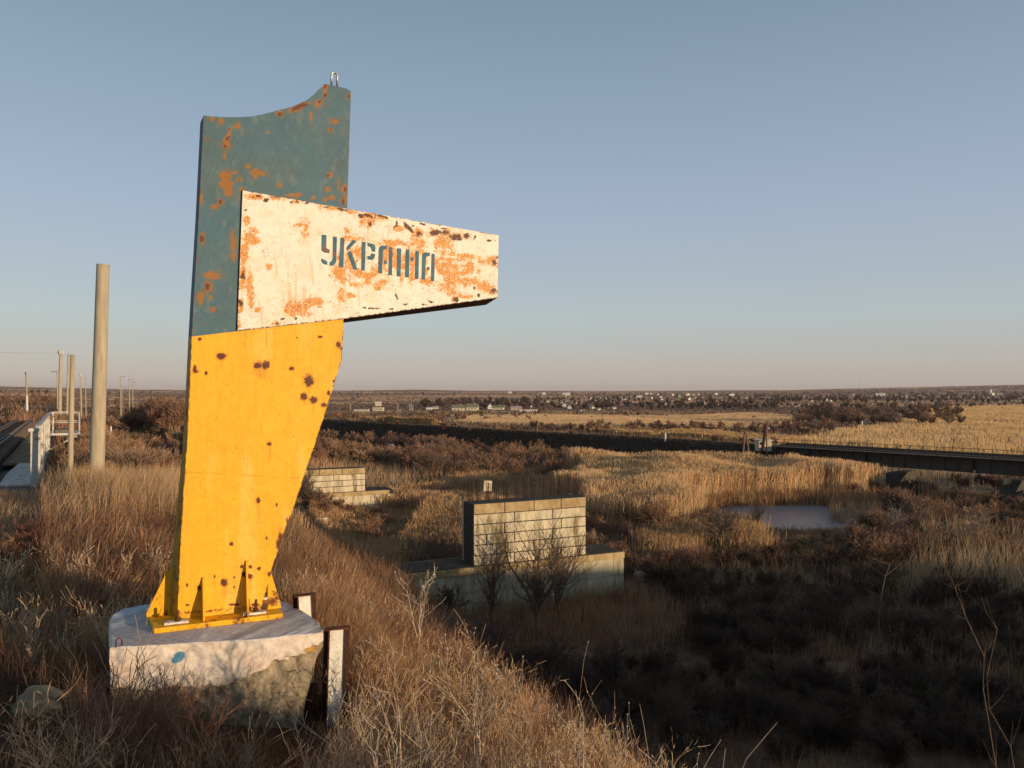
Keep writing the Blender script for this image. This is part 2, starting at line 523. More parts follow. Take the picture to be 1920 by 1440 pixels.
def ground_col(X, Y):
    D = np.hypot(X, Y)
    n1 = fbm(X * .03, Y * .02, 41, 4)[:, None]; n2 = fbm(X * .25, Y * .25, 47, 4)[:, None]; n3 = fbm(X * .006, Y * .012, 53, 4)[:, None]
    c = BROWN * (.55 + .9 * n2)
    c = c * (1 - sstep(.45, .7, n1)) + (PALE * .75) * sstep(.45, .7, n1)
    fw = sstep(180, 420, D)[:, None]
    bands = sstep(.42, .55, fbm(X * .0028, Y * .009, 61, 4))[:, None]
    farc = FAR * (.6 + .8 * n3) * (1 - bands) + (PALE * .62 * (.7 + .5 * n1)) * bands
    c = c * (1 - fw) + farc * fw
    # the land around and beyond the village is dark
    vw = sstep(460, 560, D)[:, None]
    b2 = sstep(.6, .72, fbm(X * .0012, Y * .004, 67, 4))[:, None]
    c = c * (1 - vw) + (np.array((.16, .11, .09)) * (.7 + .6 * n3) * (1 - b2) + np.array((.32, .23, .17)) * b2) * vw
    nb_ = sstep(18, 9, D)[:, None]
    c = c * (1 - nb_) + np.array((.055, .036, .026)) * (.5 + n2) * nb_  # near soil darkened to deepen the shade between the stalks
    for zn, cc in ((ZG1, STRAW), (ZG2, STRAW * 1.05), (ZG3, PALE * 1.1), (ZG4, STRAW), (ZG5, STRAW)):
        m_ = inside(X + 3 * (n2[:, 0] - .5), Y + 5 * (n1[:, 0] - .5), zn)
        c = np.where(m_[:, None], cc * (.75 + .5 * n2), c)
    es = (X - EB_A[0]) * EB_D[0] + (Y - EB_A[1]) * EB_D[1]
    en = (X - EB_A[0]) * EB_N[0] + (Y - EB_A[1]) * EB_N[1]
    m_ = (es > 20) & (es < 400) & (en < 2.0) & (en > -9)
    c = np.where(m_[:, None], BURNT, c)
    l_ = (X - DK_O[0]) * DK_L[0] + (Y - DK_O[1]) * DK_L[1]
    s_ = (X - DK_O[0]) * DK_A[0] + (Y - DK_O[1]) * DK_A[1]
    m_ = (l_ > -.6) & (l_ < 11) & (s_ > -5) & (s_ < 66)
    c = np.where(m_[:, None], np.array((.20, .15, .12)) * (.4 + 1.2 * n2), c)
    return c


def build_ground():
    # polar grid: fine close by and inside the view, coarse behind
    az = np.radians(np.concatenate([np.linspace(-180, -46, 60)[:-1], np.linspace(-46, 46, 560), np.linspace(46, 180, 60)[1:]]))
    rr = np.concatenate([[0.01], 0.6 * (9000 / 0.6) ** (np.arange(0, 620) / 619)])
    A, RR = np.meshgrid(az, rr)
    X = (np.sin(A) * RR).ravel(); Y = (np.cos(A) * RR).ravel()
    Z = H(X, Y)
    na, nr = len(az), len(rr)
    i = np.arange((nr - 1) * (na - 1)); r_ = i // (na - 1); a_ = i % (na - 1)
    q = np.stack([r_ * na + a_, r_ * na + a_ + 1, (r_ + 1) * na + a_ + 1, (r_ + 1) * na + a_], 1)
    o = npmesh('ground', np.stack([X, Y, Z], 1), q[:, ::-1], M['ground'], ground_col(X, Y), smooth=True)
    tag(o, kind='structure')
    # pond
    w = MB(); n = 40
    w.add([(PONDC[0] + 15 * math.cos(a) * .97 - 11 * math.sin(a) * .24, PONDC[1] + 15 * math.cos(a) * .24 + 11 * math.sin(a) * .97, -13.42)
           for a in [2 * math.pi * k / n for k in range(n)]], [tuple(range(n))])
    tag(w.build('water', M['water'], loc=(PONDC[0], PONDC[1], -13.42)), kind='structure')


build_ground()

# ------------------------------------------------------------------ the border stele
TH = R(24)
U = Vector((math.cos(TH), math.sin(TH), 0)); NB = Vector((-math.sin(TH), math.cos(TH), 0))   # along the face / into the depth
P0 = P(333, 1160, 7.0)


def SPt(x, y, off=0.0):
    """photo outline point brought onto the sign's own upright plane (off = metres behind the face)"""
    d = ray(x, y); o = P0 + NB * off
    t = o.dot(NB) / d.dot(NB)
    return d * t


def polyl(pts, y):
    ys = [p[1] for p in pts]; xs = [p[0] for p in pts]
    return np.interp(y, ys, xs)


def paint_grid(name, left, right, top, bottom, ns, nt_, colfn, off, depth_l, backpts, side_mat, parent, side_name):
    """front sheet as a fine grid (carries the painted colours) + a folded box behind it"""
    s = np.linspace(0, 1, ns); t = np.linspace(0, 1, nt_)
    Sg, Tg = np.meshgrid(s, t)
    px_ = np.zeros_like(Sg); py_ = np.zeros_like(Sg)
    for j in range(nt_):
        # bottom and top outlines are functions of s; left/right functions of y
        yb = bottom(s); yt = top(s)
        yy = yb + (yt - yb) * t[j]
        xl = np.interp(yy, *left); xr = np.interp(yy, *right)
        px_[j] = xl + (xr - xl) * s; py_[j] = yy
    a = (px_ - 960) / F; b = (720 - py_) / F
    dx = a; dy = CP - SP_ * b; dz = SP_ + CP * b
    o = P0 + NB * off
    tt_ = o.dot(NB) / (dx * NB.x + dy * NB.y)
    V = np.stack([dx * tt_, dy * tt_, dz * tt_], -1).reshape(-1, 3)
    col = colfn(px_.ravel(), py_.ravel())
    i = np.arange((nt_ - 1) * (ns - 1)); r_ = i // (ns - 1); c_ = i % (ns - 1)
    q = np.stack([r_ * ns + c_, r_ * ns + c_ + 1, (r_ + 1) * ns + c_ + 1, (r_ + 1) * ns + c_], 1)
    fr = npmesh(name, V, q, M['paint'], col, parent=parent, loc=ORG[parent.name])
    return fr, V.reshape(nt_, ns, 3)


def blobs(px_, py_, lst, sc, nz=.9, seed=0, freq=.16):
    """union of ragged spots; returns 0..1"""
    n = fbm(px_ * freq, py_ * freq, seed, 5) - .5
    n2 = fbm(px_ * freq * 4, py_ * freq * 4, seed + 50, 3) - .5
    out = np.zeros_like(px_)
    for it in lst:
        x, y, rx = it[:3]; ry = it[3] if len(it) > 3 else rx
        ang = it[4] if len(it) > 4 else 0
        ca, sa = math.cos(ang), math.sin(ang)
        dx = px_ - x; dy = py_ - y
        d = np.sqrt(((dx * ca + dy * sa) / rx) ** 2 + ((-dx * sa + dy * ca) / ry) ** 2)
        v = 1 - sstep(.72, 1.10, d + nz * n * 1.7 + nz * n2 * .95)
        out = np.maximum(out, v)
    return out


def mix(c, c2, m_):
    return c * (1 - m_[:, None]) + np.array(c2) * m_[:, None]


YEL = np.array((.80, .42, .020))
z8 = lambda l: [(330 + a[0] * .3612, 620 + a[1] * .3612, a[2] * .3612 * 1.12, (a[3] if len(a) > 3 else a[2]) * .3612 * 1.12) for a in l]
yspots = z8([(235, 133, 21, 17), (426, 180, 22, 16), (467, 177, 17, 19), (600, 197, 11, 9), (690, 260, 23, 27), (665, 343, 16, 17), (713, 360, 17, 17),
             (767, 386, 14, 10), (793, 323, 9, 12), (842, 73, 13, 14), (860, 93, 7, 7), (97, 200, 9, 19), (105, 212, 12, 7), (157, 220, 7, 9), (122, 45, 9, 8),
             (484, 588, 13, 9), (427, 880, 10, 13), (523, 903, 5, 9), (287, 1107, 10, 9), (470, 1077, 5, 7), (545, 1080, 13, 32), (532, 1112, 10, 26),
             (250, 1308, 17, 18), (355, 1265, 14, 13), (380, 1277, 18, 13), (386, 1226, 9, 8), (342, 1225, 8, 8), (430, 1235, 8, 9), (487, 1262, 13, 12),
             (200, 1275, 4, 8), (302, 1280, 5, 5), (120, 1335, 10, 13), (57, 1320, 5, 9), (748, 32, 11, 6), (627, 36, 5, 4), (302, 1332, 4, 7),
             (576, 985, 4, 14), (410, 1425, 20, 9), (305, 1422, 30, 6), (820, 262, 8, 5), (60, 1424, 12, 4)])
ydrips = z8([(235, 165, 6, 34), (440, 210, 40, 34), (690, 300, 6, 24), (668, 372, 6, 26), (488, 640, 7, 55), (428, 930, 8, 60), (250, 1350, 14, 46),
             (360, 30, 5, 60), (470, 40, 5, 60), (385, 1320, 10, 60), (475, 1100, 4, 36), (200, 1300, 5, 30), (122, 1380, 8, 40), (715, 400, 6, 30), (527, 935, 4, 26)])


def col_yellow(x, y):
    n = fbm(x * .02, y * .012, 71, 4)[:, None]
    c = YEL * (.93 + .14 * n)
    c = c * (1 - .09 * sstep(.5, .8, fbm(x * .35, y * .02, 72, 4))[:, None])
    c = mix(c, (.86, .56, .14), .35 * sstep(.55, .75, fbm(x * .03, y * .008, 79, 4)))
    c = mix(c, (.55, .24, .02), .28 * sstep(.72, .78, fbm(x * .16, y * .16, 80, 4)))
    c = c * (1 - .35 * np.exp(-((y - 868 - .05 * x) / .8) ** 2) * sstep(.3, .5, fbm(x * .1, y * 0, 181, 3)))[:, None]
    c = mix(c, (.50, .18, .012), .38 * blobs(x, y, ydrips, 1, .5, 73, .1))
    c = mix(c, (.42, .13, .02), .6 * blobs(x, y, [(a, b, r1 * 1.25, r2 * 1.25) for a, b, r1, r2 in yspots], 1, .8, 74, .35))
    c = mix(c, (.105, .028, .012), blobs(x, y, yspots, 1, .55, 75, .30))
    c = mix(c, (.07, .02, .01), sstep(.80, .84, fbm(x * .45, y * .45, 76, 4)) * .8)
    # broken paint along the welded foot and the long edges
    yf = np.interp(x, [333, 490], [1150, 1138])
    e = np.exp(-((y - yf) / 3.0) ** 2) * sstep(.45, .6, fbm(x * .3, y * .5, 77, 4))
    c = mix(c, (.10, .035, .015), e)
    xl = np.interp(y, *YL); xr = np.interp(y, *YR)
    e = np.maximum(np.exp(-((x - xl) / 1.3) ** 2), np.exp(-((x - xr) / 1.5) ** 2)) * sstep(.42, .55, fbm(x * .2, y * .14, 78, 4))
    return mix(c, (.12, .045, .02), e)


BLU = np.array((.075, .135, .160))
zb = lambda l: [(350 + a[0] / 5.142, 120 + a[1] / 5.142, a[2] / 5.142 * .92, a[3] / 5.142 * .95, (a[4] if len(a) > 4 else 0)) for a in l]
b_or = zb([(388, 770, 42, 80), (405, 690, 22, 45), (490, 600, 33, 33), (410, 630, 20, 20), (365, 890, 18, 32), (372, 1090, 55, 60), (395, 1170, 58, 55), (410, 1230, 52, 45),
           (345, 1130, 30, 60), (592, 988, 24, 24), (660, 1040, 55, 36), (725, 1050, 55, 20, .2), (660, 1075, 30, 40), (510, 1112, 24, 22), (450, 1050, 40, 14, -.3),
           (270, 1378, 36, 24), (325, 1330, 30, 42), (900, 1172, 26, 24), (1355, 1208, 26, 32), (1400, 1290, 36, 24), (1380, 1075, 28, 26), (1385, 632, 26, 22),
           (1435, 552, 42, 24), (1195, 510, 16, 40), (1340, 250, 28, 74), (1275, 372, 34, 44, .6), (1085, 412, 104, 34, -.42), (900, 482, 36, 34), (1520, 1210, 26, 46),
           (1515, 1310, 28, 62), (248, 530, 24, 26), (198, 725, 15, 24), (1222, 1290, 20, 18), (1560, 315, 20, 22), (330, 555, 30, 34), (1465, 1160, 12, 50), (1070, 1262, 36, 26),
           (540, 1225, 30, 40), (780, 660, 22, 12), (140, 1300, 16, 50), (1010, 1265, 50, 20), (1330, 1310, 22, 22)])
b_dk = zb([(1085, 410, 92, 24, -.42), (1130, 395, 40, 24, -.42), (898, 485, 28, 24), (1340, 300, 18, 20), (1335, 215, 14, 30), (1280, 365, 16, 16), (1525, 1205, 18, 32), (1512, 1320, 18, 46),
           (325, 1328, 20, 30), (510, 1112, 13, 12), (388, 720, 16, 20), (368, 800, 22, 20), (405, 705, 16, 16), (1362, 1078, 18, 16), (198, 725, 9, 18), (1560, 315, 14, 16), (490, 755, 7, 7), (540, 1225, 20, 30),
           (1230, 820, 5, 6), (410, 628, 12, 10), (1388, 632, 13, 12)])
z2b = lambda l: [(340 + a[0] / 2.667, 100 + a[1] / 2.667, a[2] / 2.667 * 1.1, a[3] / 2.667 * 1.1) for a in l]
b_or += z2b([(105, 925, 15, 22), (155, 1112, 36, 18), (132, 1165, 20, 26), (98, 1222, 14, 26), (160, 1280, 16, 12), (258, 945, 13, 48), (262, 1015, 10, 26), (148, 1222, 10, 12)])
b_dk += z2b([(103, 925, 11, 16), (130, 1165, 12, 18)])


def col_blue(x, y):
    n = fbm(x * .022, y * .022, 81, 4)[:, None]
    c = BLU * (.80 + .38 * n)
    c = mix(c, (.055, .14, .20), sstep(.45, .7, fbm(x * .01 + 3, y * .012, 82, 3)) * .6 + .5 * sstep(380, 560, y) * sstep(460, 400, x))
    c = mix(c, (.17, .21, .19), .35 * sstep(.60, .8, fbm(x * .09, y * .05, 83, 4)))
    c = mix(c, (.16, .13, .08), .5 * blobs(x, y, [(a, b, r1 * 1.5, r2 * 1.5, an) for a, b, r1, r2, an in [(*t, 0) if len(t) == 4 else t for t in b_or]], 1, 1.2, 88, .1))
    c = mix(c, (.30, .125, .022), .92 * blobs(x, y, b_or, 1, .9, 84, .16))
    c = mix(c, (.12, .04, .02), blobs(x, y, b_dk, 1, .7, 85, .22))
    c = mix(c, (.25, .10, .03), .8 * sstep(.80, .85, fbm(x * .12, y * .12, 86, 4)))
    xl = np.interp(y, *BL); xr = np.interp(y, *BR)
    e = np.maximum(np.exp(-((x - xl) / 1.3) ** 2), np.exp(-((x - xr) / 1.5) ** 2)) * sstep(.48, .58, fbm(x * .2, y * .12, 87, 4))
    return mix(c, (.22, .09, .04), e * .8)


za = lambda l: [(430 + a[0] / 5.142, 350 + a[1] / 5.142, a[2] / 5.142, (a[3] if len(a) > 3 else a[2]) / 5.142, (a[4] if len(a) > 4 else 0)) for a in l]
zc_ = lambda l: [(680 + a[0] / 6.26, 390 + a[1] / 6.26, a[2] / 6.26, (a[3] if len(a) > 3 else a[2]) / 6.26, (a[4] if len(a) > 4 else 0)) for a in l]
a_or = za([(155, 325, 38, 42), (195, 480, 62, 62), (230, 515, 50, 40), (140, 640, 38, 90), (128, 830, 36, 110), (120, 940, 30, 50), (195, 900, 26, 90), (205, 1060, 30, 110), (735, 400, 34, 68), (690, 370, 36, 18),
           (630, 1150, 95, 62), (700, 1180, 70, 60), (820, 1115, 85, 45), (600, 1215, 60, 30), (1060, 830, 66, 66), (1090, 900, 36, 40), (1220, 945, 56, 30), (1080, 1040, 28, 52), (1170, 1050, 40, 26), (1185, 500, 80, 34),
           (1240, 620, 48, 60), (1240, 830, 60, 42), (380, 768, 24, 26), (235, 98, 80, 20, .1), (470, 110, 70, 18, .1), (640, 145, 60, 18, .2), (1000, 205, 90, 22, .15), (1150, 235, 70, 16, .2), (275, 1182, 34, 20),
           (450, 1325, 28, 20), (1170, 700, 40, 160), (1060, 700, 22, 60), (1290, 330, 40, 60), (1140, 430, 26, 30), (100, 1130, 30, 60), (90, 1340, 18, 46)])
a_or += zc_([(90, 95, 110, 40, .2), (230, 120, 90, 26, .25), (80, 170, 60, 60), (420, 235, 50, 26), (330, 420, 130, 44, .1), (260, 520, 40, 60), (300, 480, 60, 60), (250, 640, 44, 100), (150, 760, 100, 60), (60, 790, 80, 40), (30, 870, 60, 26), (210, 880, 70, 54),
             (170, 940, 40, 30), (380, 560, 40, 120), (470, 640, 44, 90), (585, 620, 60, 190), (680, 440, 56, 74), (645, 310, 54, 60), (540, 235, 50, 26, .7), (830, 300, 90, 44), (950, 300, 90, 40), (1100, 330, 110, 34), (940, 400, 92, 90), (870, 430, 36, 60),
             (1180, 565, 170, 28, .08), (1060, 540, 40, 40), (1040, 600, 160, 22), (870, 650, 34, 50), (980, 690, 120, 52), (910, 740, 60, 40), (1080, 770, 150, 46), (1250, 720, 70, 60), (1160, 850, 220, 50), (1010, 920, 90, 66), (1050, 1000, 60, 50), (1080, 1050, 50, 30),
             (1190, 1040, 100, 22), (1350, 890, 150, 44, .25), (1450, 950, 110, 50, .3), (1520, 985, 60, 40), (1490, 620, 80, 48), (1410, 640, 40, 30), (745, 850, 56, 46), (730, 700, 26, 140), (460, 800, 24, 60), (1360, 740, 30, 40), (560, 800, 50, 60), (1600, 640, 20, 60)])
a_dk = za([(360, 132, 28, 16), (280, 88, 22, 12), (230, 100, 16, 8), (455, 102, 52, 10, .1), (600, 150, 18, 10), (745, 157, 22, 14), (155, 232, 14, 12), (940, 195, 30, 10), (1080, 218, 46, 12, .2), (110, 1120, 20, 42, -.4), (100, 40, 12, 20), (130, 860, 22, 40), (75, 1360, 10, 20), (635, 1270, 16, 14), (1270, 280, 30, 26, .5), (660, 150, 20, 8, .8), (520, 1272, 26, 10), (460, 1320, 18, 10)])
a_dk += zc_([(60, 90, 70, 18, .2), (230, 100, 80, 14, .25), (90, 180, 20, 30), (400, 170, 16, 44), (370, 225, 12, 12), (510, 200, 24, 46, -.6), (560, 255, 50, 22, .75), (590, 210, 16, 10), (700, 190, 40, 12, .3), (660, 300, 40, 30), (845, 290, 66, 34, .1), (950, 285, 60, 24), (1100, 340, 90, 36), (1110, 370, 50, 16), (1215, 325, 36, 36),
              (1315, 335, 16, 26), (950, 240, 30, 8), (1495, 382, 44, 12), (1090, 1068, 40, 26), (1105, 1090, 16, 16), (1540, 975, 34, 46), (1545, 640, 26, 40, -.5), (1580, 580, 14, 24), (1365, 1030, 20, 24), (720, 1132, 26, 14), (800, 1098, 28, 14), (500, 1132, 34, 12), (395, 1030, 14, 40, -.4), (130, 1178, 70, 10), (30, 1170, 24, 10), (340, 1185, 30, 8), (1310, 940, 12, 16)])


def col_white(x, y):
    n = fbm(x * .03, y * .03, 91, 4)[:, None]
    c = np.array((.80, .75, .66)) * (.93 + .1 * n)
    c = mix(c, (.70, .62, .46), .5 * sstep(.55, .75, fbm(x * .03, y * .05, 92, 4)))
    o = blobs(x, y, [(p, q, r1 * 1.16, r2 * 1.16, an) for p, q, r1, r2, an in a_or], 1, 1.25, 93, .11)
    brk = sstep(.26, .44, fbm(x * .55, y * .55, 94, 4))
    c = mix(c, (.74, .50, .26), .45 * blobs(x, y, [(a, b, r1 * 1.3, r2 * 1.3, an) for a, b, r1, r2, an in a_or], 1, 1.4, 95, .12))
    oc = np.array((.62, .23, .014)) * (.75 + .6 * fbm(x * .3, y * .3, 96, 3))[:, None]
    m_ = (o * brk * .92)[:, None]
    c = c * (1 - m_) + oc * m_
    # grubby scratches everywhere, more of them inside the rusty patches
    c = mix(c, (.60, .38, .15), .45 * sstep(.60, .74, fbm(x * .22, y * .018, 103, 4)) * sstep(.4, .6, fbm(x * .02, y * .02, 104, 3)))
    sc = sstep(.66, .73, fbm(x * .55, y * .55, 97, 4)) * sstep(.45, .6, fbm(x * .06, y * .06, 98, 3))
    c = mix(c, (.32, .20, .08), .75 * sc)
    c = mix(c, (.13, .05, .02), sstep(.70, .75, fbm(x * .8, y * .8, 99, 3)) * o * .9)
    c = mix(c, (.10, .035, .018), blobs(x, y, a_dk, 1, 1.1, 100, .25))
    yt = np.interp(x, [455, 935], [357, 441]); yb = np.interp(x, [445, 640, 933], [620, 598, 558])
    e = np.exp(-((y - yb) / 1.6) ** 2) * sstep(.40, .55, fbm(x * .25, y * .25, 101, 4))
    e = np.maximum(e, np.exp(-((y - yt) / 1.2) ** 2) * sstep(.5, .6, fbm(x * .15, y * .25, 102, 4)))
    return mix(c, (.13, .05, .02), e)


YL = ([631, 732, 837, 927, 1046, 1133, 1160][::1], [359.6, 355, 350, 343.7, 337, 333.5, 332.5])
YR = ([598, 620, 674, 706.7, 768, 840, 921.6, 995.6, 1059, 1088, 1135, 1150], [643.8, 643.5, 641, 630.5, 612, 588, 561, 534, 512, 505, 491, 488])
BL = ([216, 400, 560, 632], [382, 373, 363.5, 359.6])
BR = ([165, 190, 388, 410, 598], [658, 657.5, 651, 650.5, 643.8])
TOPX = np.array([(165, 495), (250, 507), (400, 513), (560, 512), (700, 495), (850, 455), (1000, 418), (1150, 355), (1250, 275), (1330, 190), (1430, 213), (1540, 236), (1583, 262)], float)
TOPX = np.stack([350 + TOPX[:, 0] / 5.142, 120 + TOPX[:, 1] / 5.142], 1)
ARM = [(455, 357), (935, 441), (933, 558), (445, 620)]

base_mid = SPt(410, 1160, .15)
stele = empty('border_stele', base_mid, 'tall blue and yellow steel border stele with rusty white arm lettered УКРАЇНА', 'border sign')


def ln(p, q):
    return lambda s: p[1] + (q[1] - p[1]) * s


# yellow lower part
yl_front, VY = paint_grid('lower_panel', YL, YR, lambda s: 631 + (598 - 631) * s + 0 * s, ln((332, 1160), (489, 1148)), 250, 480, col_yellow, 0, 0, None, None, stele, '')
# blue upper part: top outline is a curve in x
sx_ = (TOPX[:, 0] - TOPX[0, 0]) / (TOPX[-1, 0] - TOPX[0, 0])
bl_front, VB = paint_grid('upper_panel', BL, BR, lambda s: np.interp(s, sx_, TOPX[:, 1]), lambda s: 631 + (598 - 631) * s, 260, 380, col_blue, 0, 0, None, None, stele, '')
# white arm, 25 mm proud of the stem
AOFF = -.025
ar_front, VA = paint_grid('name_arm', ([357, 620], [455, 445]), ([441, 558], [935, 933]), lambda s: 357 + 84 * s, lambda s: np.interp(s * 488, [0, 195, 488], [620, 598, 558]), 620, 250, col_white, AOFF, 0, None, None, stele, '')
me = ar_front.data


def shell(front_loop, back_loop, name, mat, parent):
    """side strip + back plate of a sheet-metal box; front stays open (closed by the painted sheet)"""
    mb = MB(); n = len(front_loop)
    mb.add(list(front_loop) + list(back_loop), [(i, i + n, (i + 1) % n + n, (i + 1) % n) for i in range(n)] + [tuple(range(2 * n - 1, n - 1, -1))])
    return mb.build(name, mat, parent)


def loop_of(V, step):
    nt_, ns, _ = V.shape
    b = [V[0, i] for i in range(0, ns - 1, step)] + [V[0, -1]]
    r_ = [V[j, -1] for j in range(step, nt_ - 1, step)] + [V[-1, -1]]
    t_ = [V[-1, i] for i in range(ns - 1 - step, 0, -step)] + [V[-1, 0]]
    l_ = [V[j, 0] for j in range(nt_ - 1 - step, 0, -step)]
    return [Vector(v) for v in b + r_ + t_ + l_]


def back_of(loop, depth, fn):
    out = []
    for v in loop:
        d = depth(v); out.append(v + NB * d + U * fn(v))
    return out


zbot, ztop = VY[0, 0][2], VB[-1, 0][2]
hfrac = lambda v: (v.z - zbot) / (ztop - zbot)
u0 = lambda v: (v - P0).dot(U)


def left_flare(v):
    # the back plate is wider than the front one, so the left flank is slanted and just shows
    f = min(max(hfrac(v), 0), 1)
    uu = u0(v); ul = np.interp(v.z, [VY[0, 0][2], VB[-1, 0][2]], [u0(Vector(VY[0, 0])), u0(Vector(VB[-1, 0]))])
    w_ = max(0, 1 - (uu - ul) / .35)
    return -(.022 + .075 * math.exp(-7 * f)) * w_


dep = lambda v: .36 - .14 * min(max(hfrac(v), 0), 1)
lpY = loop_of(VY, 24); lpB = loop_of(VB, 13)
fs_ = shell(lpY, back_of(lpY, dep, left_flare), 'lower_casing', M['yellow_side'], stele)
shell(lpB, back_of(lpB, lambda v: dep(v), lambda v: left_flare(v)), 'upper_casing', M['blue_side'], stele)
lpA = loop_of(VA, 60)
bk = []
for v in lpA:
    q = v + NB * .33
    if v.z < P0.z + 3.1: q = q + Vector((0, 0, -.035 * np.interp(u0(v), [0.9, 3.2], [.4, 1.3])))
    bk.append(q)
shell(lpA, bk, 'arm_casing', M['rustdark'], stele)
# thin folded rims hide nothing: welded seam strip between blue and yellow
mb = MB(); a = SPt(359.6, 631, -.004); b = SPt(445.5, 620.4, -.004)
# lettering
ZL = lambda l: [(590 + x / 8.0, 430 + y / 8.0) for x, y in l]
LET = [
    [(105, 80), (178, 85), (175, 270), (190, 290), (225, 305), (222, 358), (150, 348), (120, 332), (103, 310)],
    [(275, 105), (335, 112), (325, 480), (300, 530), (265, 548), (222, 542), (225, 495), (262, 470), (272, 430)],
    [(95, 440), (140, 450), (192, 485), (190, 535), (140, 520), (110, 498)],
    [(388, 125), (448, 132), (430, 572), (368, 565)],
    [(478, 290), (482, 262), (572, 160), (635, 172), (490, 322)],
    [(492, 350), (545, 318), (645, 610), (582, 600)],
    [(708, 185), (765, 190), (752, 622), (700, 615)],
    [(792, 200), (870, 215), (900, 235), (912, 265), (910, 335), (855, 330), (850, 285), (830, 262), (795, 250)],
    [(852, 362), (910, 368), (898, 430), (860, 460), (795, 450), (792, 400), (835, 398)],
    [(953, 655), (962, 300), (975, 262), (1000, 245), (1088, 248), (1080, 300), (1040, 300), (1025, 330), (1012, 662)],
    [(1045, 465), (1085, 468), (1083, 520), (1045, 518)],
    [(1118, 265), (1170, 270), (1160, 690), (1105, 682)],
    [(1240, 282), (1300, 288), (1290, 710), (1230, 702)],
    [(1368, 298), (1422, 305), (1415, 722), (1355, 716)],
    [(1440, 418), (1487, 422), (1485, 475), (1440, 470)],
    [(1515, 320), (1565, 328), (1558, 748), (1505, 742)],
    [(1605, 750), (1612, 390), (1625, 362), (1650, 345), (1730, 350), (1728, 400), (1685, 405), (1668, 440), (1655, 755)],
    [(1688, 562), (1725, 566), (1722, 615), (1688, 610)],
    [(1755, 362), (1802, 370), (1795, 778), (1745, 770)]]
GL = [('letter_u', 0, 3), ('letter_k', 3, 6), ('letter_r', 6, 9), ('letter_a', 9, 12), ('letter_i', 12, 13), ('letter_n', 13, 16), ('letter_a', 16, 19)]
for nm, i0, i1 in GL:
    mb = MB()
    for pg in LET[i0:i1]:
        mb.prism([SPt(x, y, AOFF - .003) for x, y in ZL(pg)], NB * .002)
    mb.build('letter', M['letter'], ar_front)

# foot: base plate, gussets, clamps, bolts
zpt = P(300, 1189, 1).z
FOFF = -.20


def flat_on(x, y, z):
    d = ray(x, y); t = z / d.z
    return d * t


ZF = P0.z - .005                                # top of the base plate
plate_px = [(303, 1180), (531, 1155), (517, 1135), (292, 1150)]
pl = [flat_on(x, y, ZF) for x, y in plate_px]
pl[0] = P0 + NB * -.22 + U * -.19; pl[0].z = ZF
pl[1] = P0 + NB * -.20 + U * .90; pl[1].z = ZF
pl[2] = P0 + NB * .46 + U * .86; pl[2].z = ZF
pl[3] = P0 + NB * .46 + U * -.28; pl[3].z = ZF
mb = MB(); mb.prism(pl, (0, 0, -.045))
mb.build('base_plate', M['yellow'], stele, bevel=.004)


def gusset(o, out, up, mat=M['yellow'], th=.016, tdir=None):
    """triangular web plate standing on the foot"""
    o = Vector(o); out = Vector(out)
    t_ = (tdir or U) * th
    mb = MB()
    pts = [o, o + out, o + out + Vector((0, 0, .035)), o + out * .10 + Vector((0, 0, up)), o + Vector((0, 0, up))]
    mb.prism([p - t_ * .5 for p in pts], t_)
    return mb.build('gusset', mat, stele)


for (xp, hh) in ((381, .36), (462, .48)):
    b0 = SPt(xp, 1155, 0); b0.z = ZF
    gusset(b0, NB * -.175, hh)
bl_ = P0 + NB * .20 - U * .06; bl_.z = ZF
gusset(bl_, -U * .20, .42, tdir=NB)
br_ = P0 + U * .80 + NB * .02; br_.z = ZF
gusset(P0 + U * .785 + NB * .01 + Vector((0, 0, ZF - P0.z)), U * .12, .40, tdir=NB)
gusset(P0 + U * .42 + NB * .36 + Vector((0, 0, ZF - P0.z)), NB * .10, .36)
for (uu, vv, h_) in ((.0, -.12, .11), (.665, -.10, .13), (.78, .40, .10), (-.16, .40, .10)):
    c = P0 + U * uu + NB * vv; c.z = ZF
    mb = MB(); mb.obox(c - U * .11 - NB * .035, U * .20, NB * .07, Vector((0, 0, .018)))
    cl = mb.build('clamp_strip', M['steelwhite'], stele)
    mb = MB(); mb.tube([c + Vector((0, 0, .0)), c + Vector((.004, 0, h_))], .013, 8)
    mb.tube([c + Vector((0, 0, .02)), c + Vector((0, 0, .05))], .026, 6)
    mb.build('bolt', M['rust'], stele)
# lifting eye on the crest
e0 = SPt(627, 160, .06)
mb = MB(); pts = []
w_ = .028
for k in range(0, 13):
    a = math.pi * k / 12
    pts.append(e0 + U * (w_ * math.cos(a)) + Vector((0, 0, .10 + w_ * 1.1 * math.sin(a))))
pts = [e0 + U * w_ + Vector((0, 0, -.02))] + pts + [e0 - U * w_ + Vector((0, 0, -.02))]
mb.tube(pts, .0115, 8)
mb.build('lifting_eye', M['metal'], stele, smooth=True)

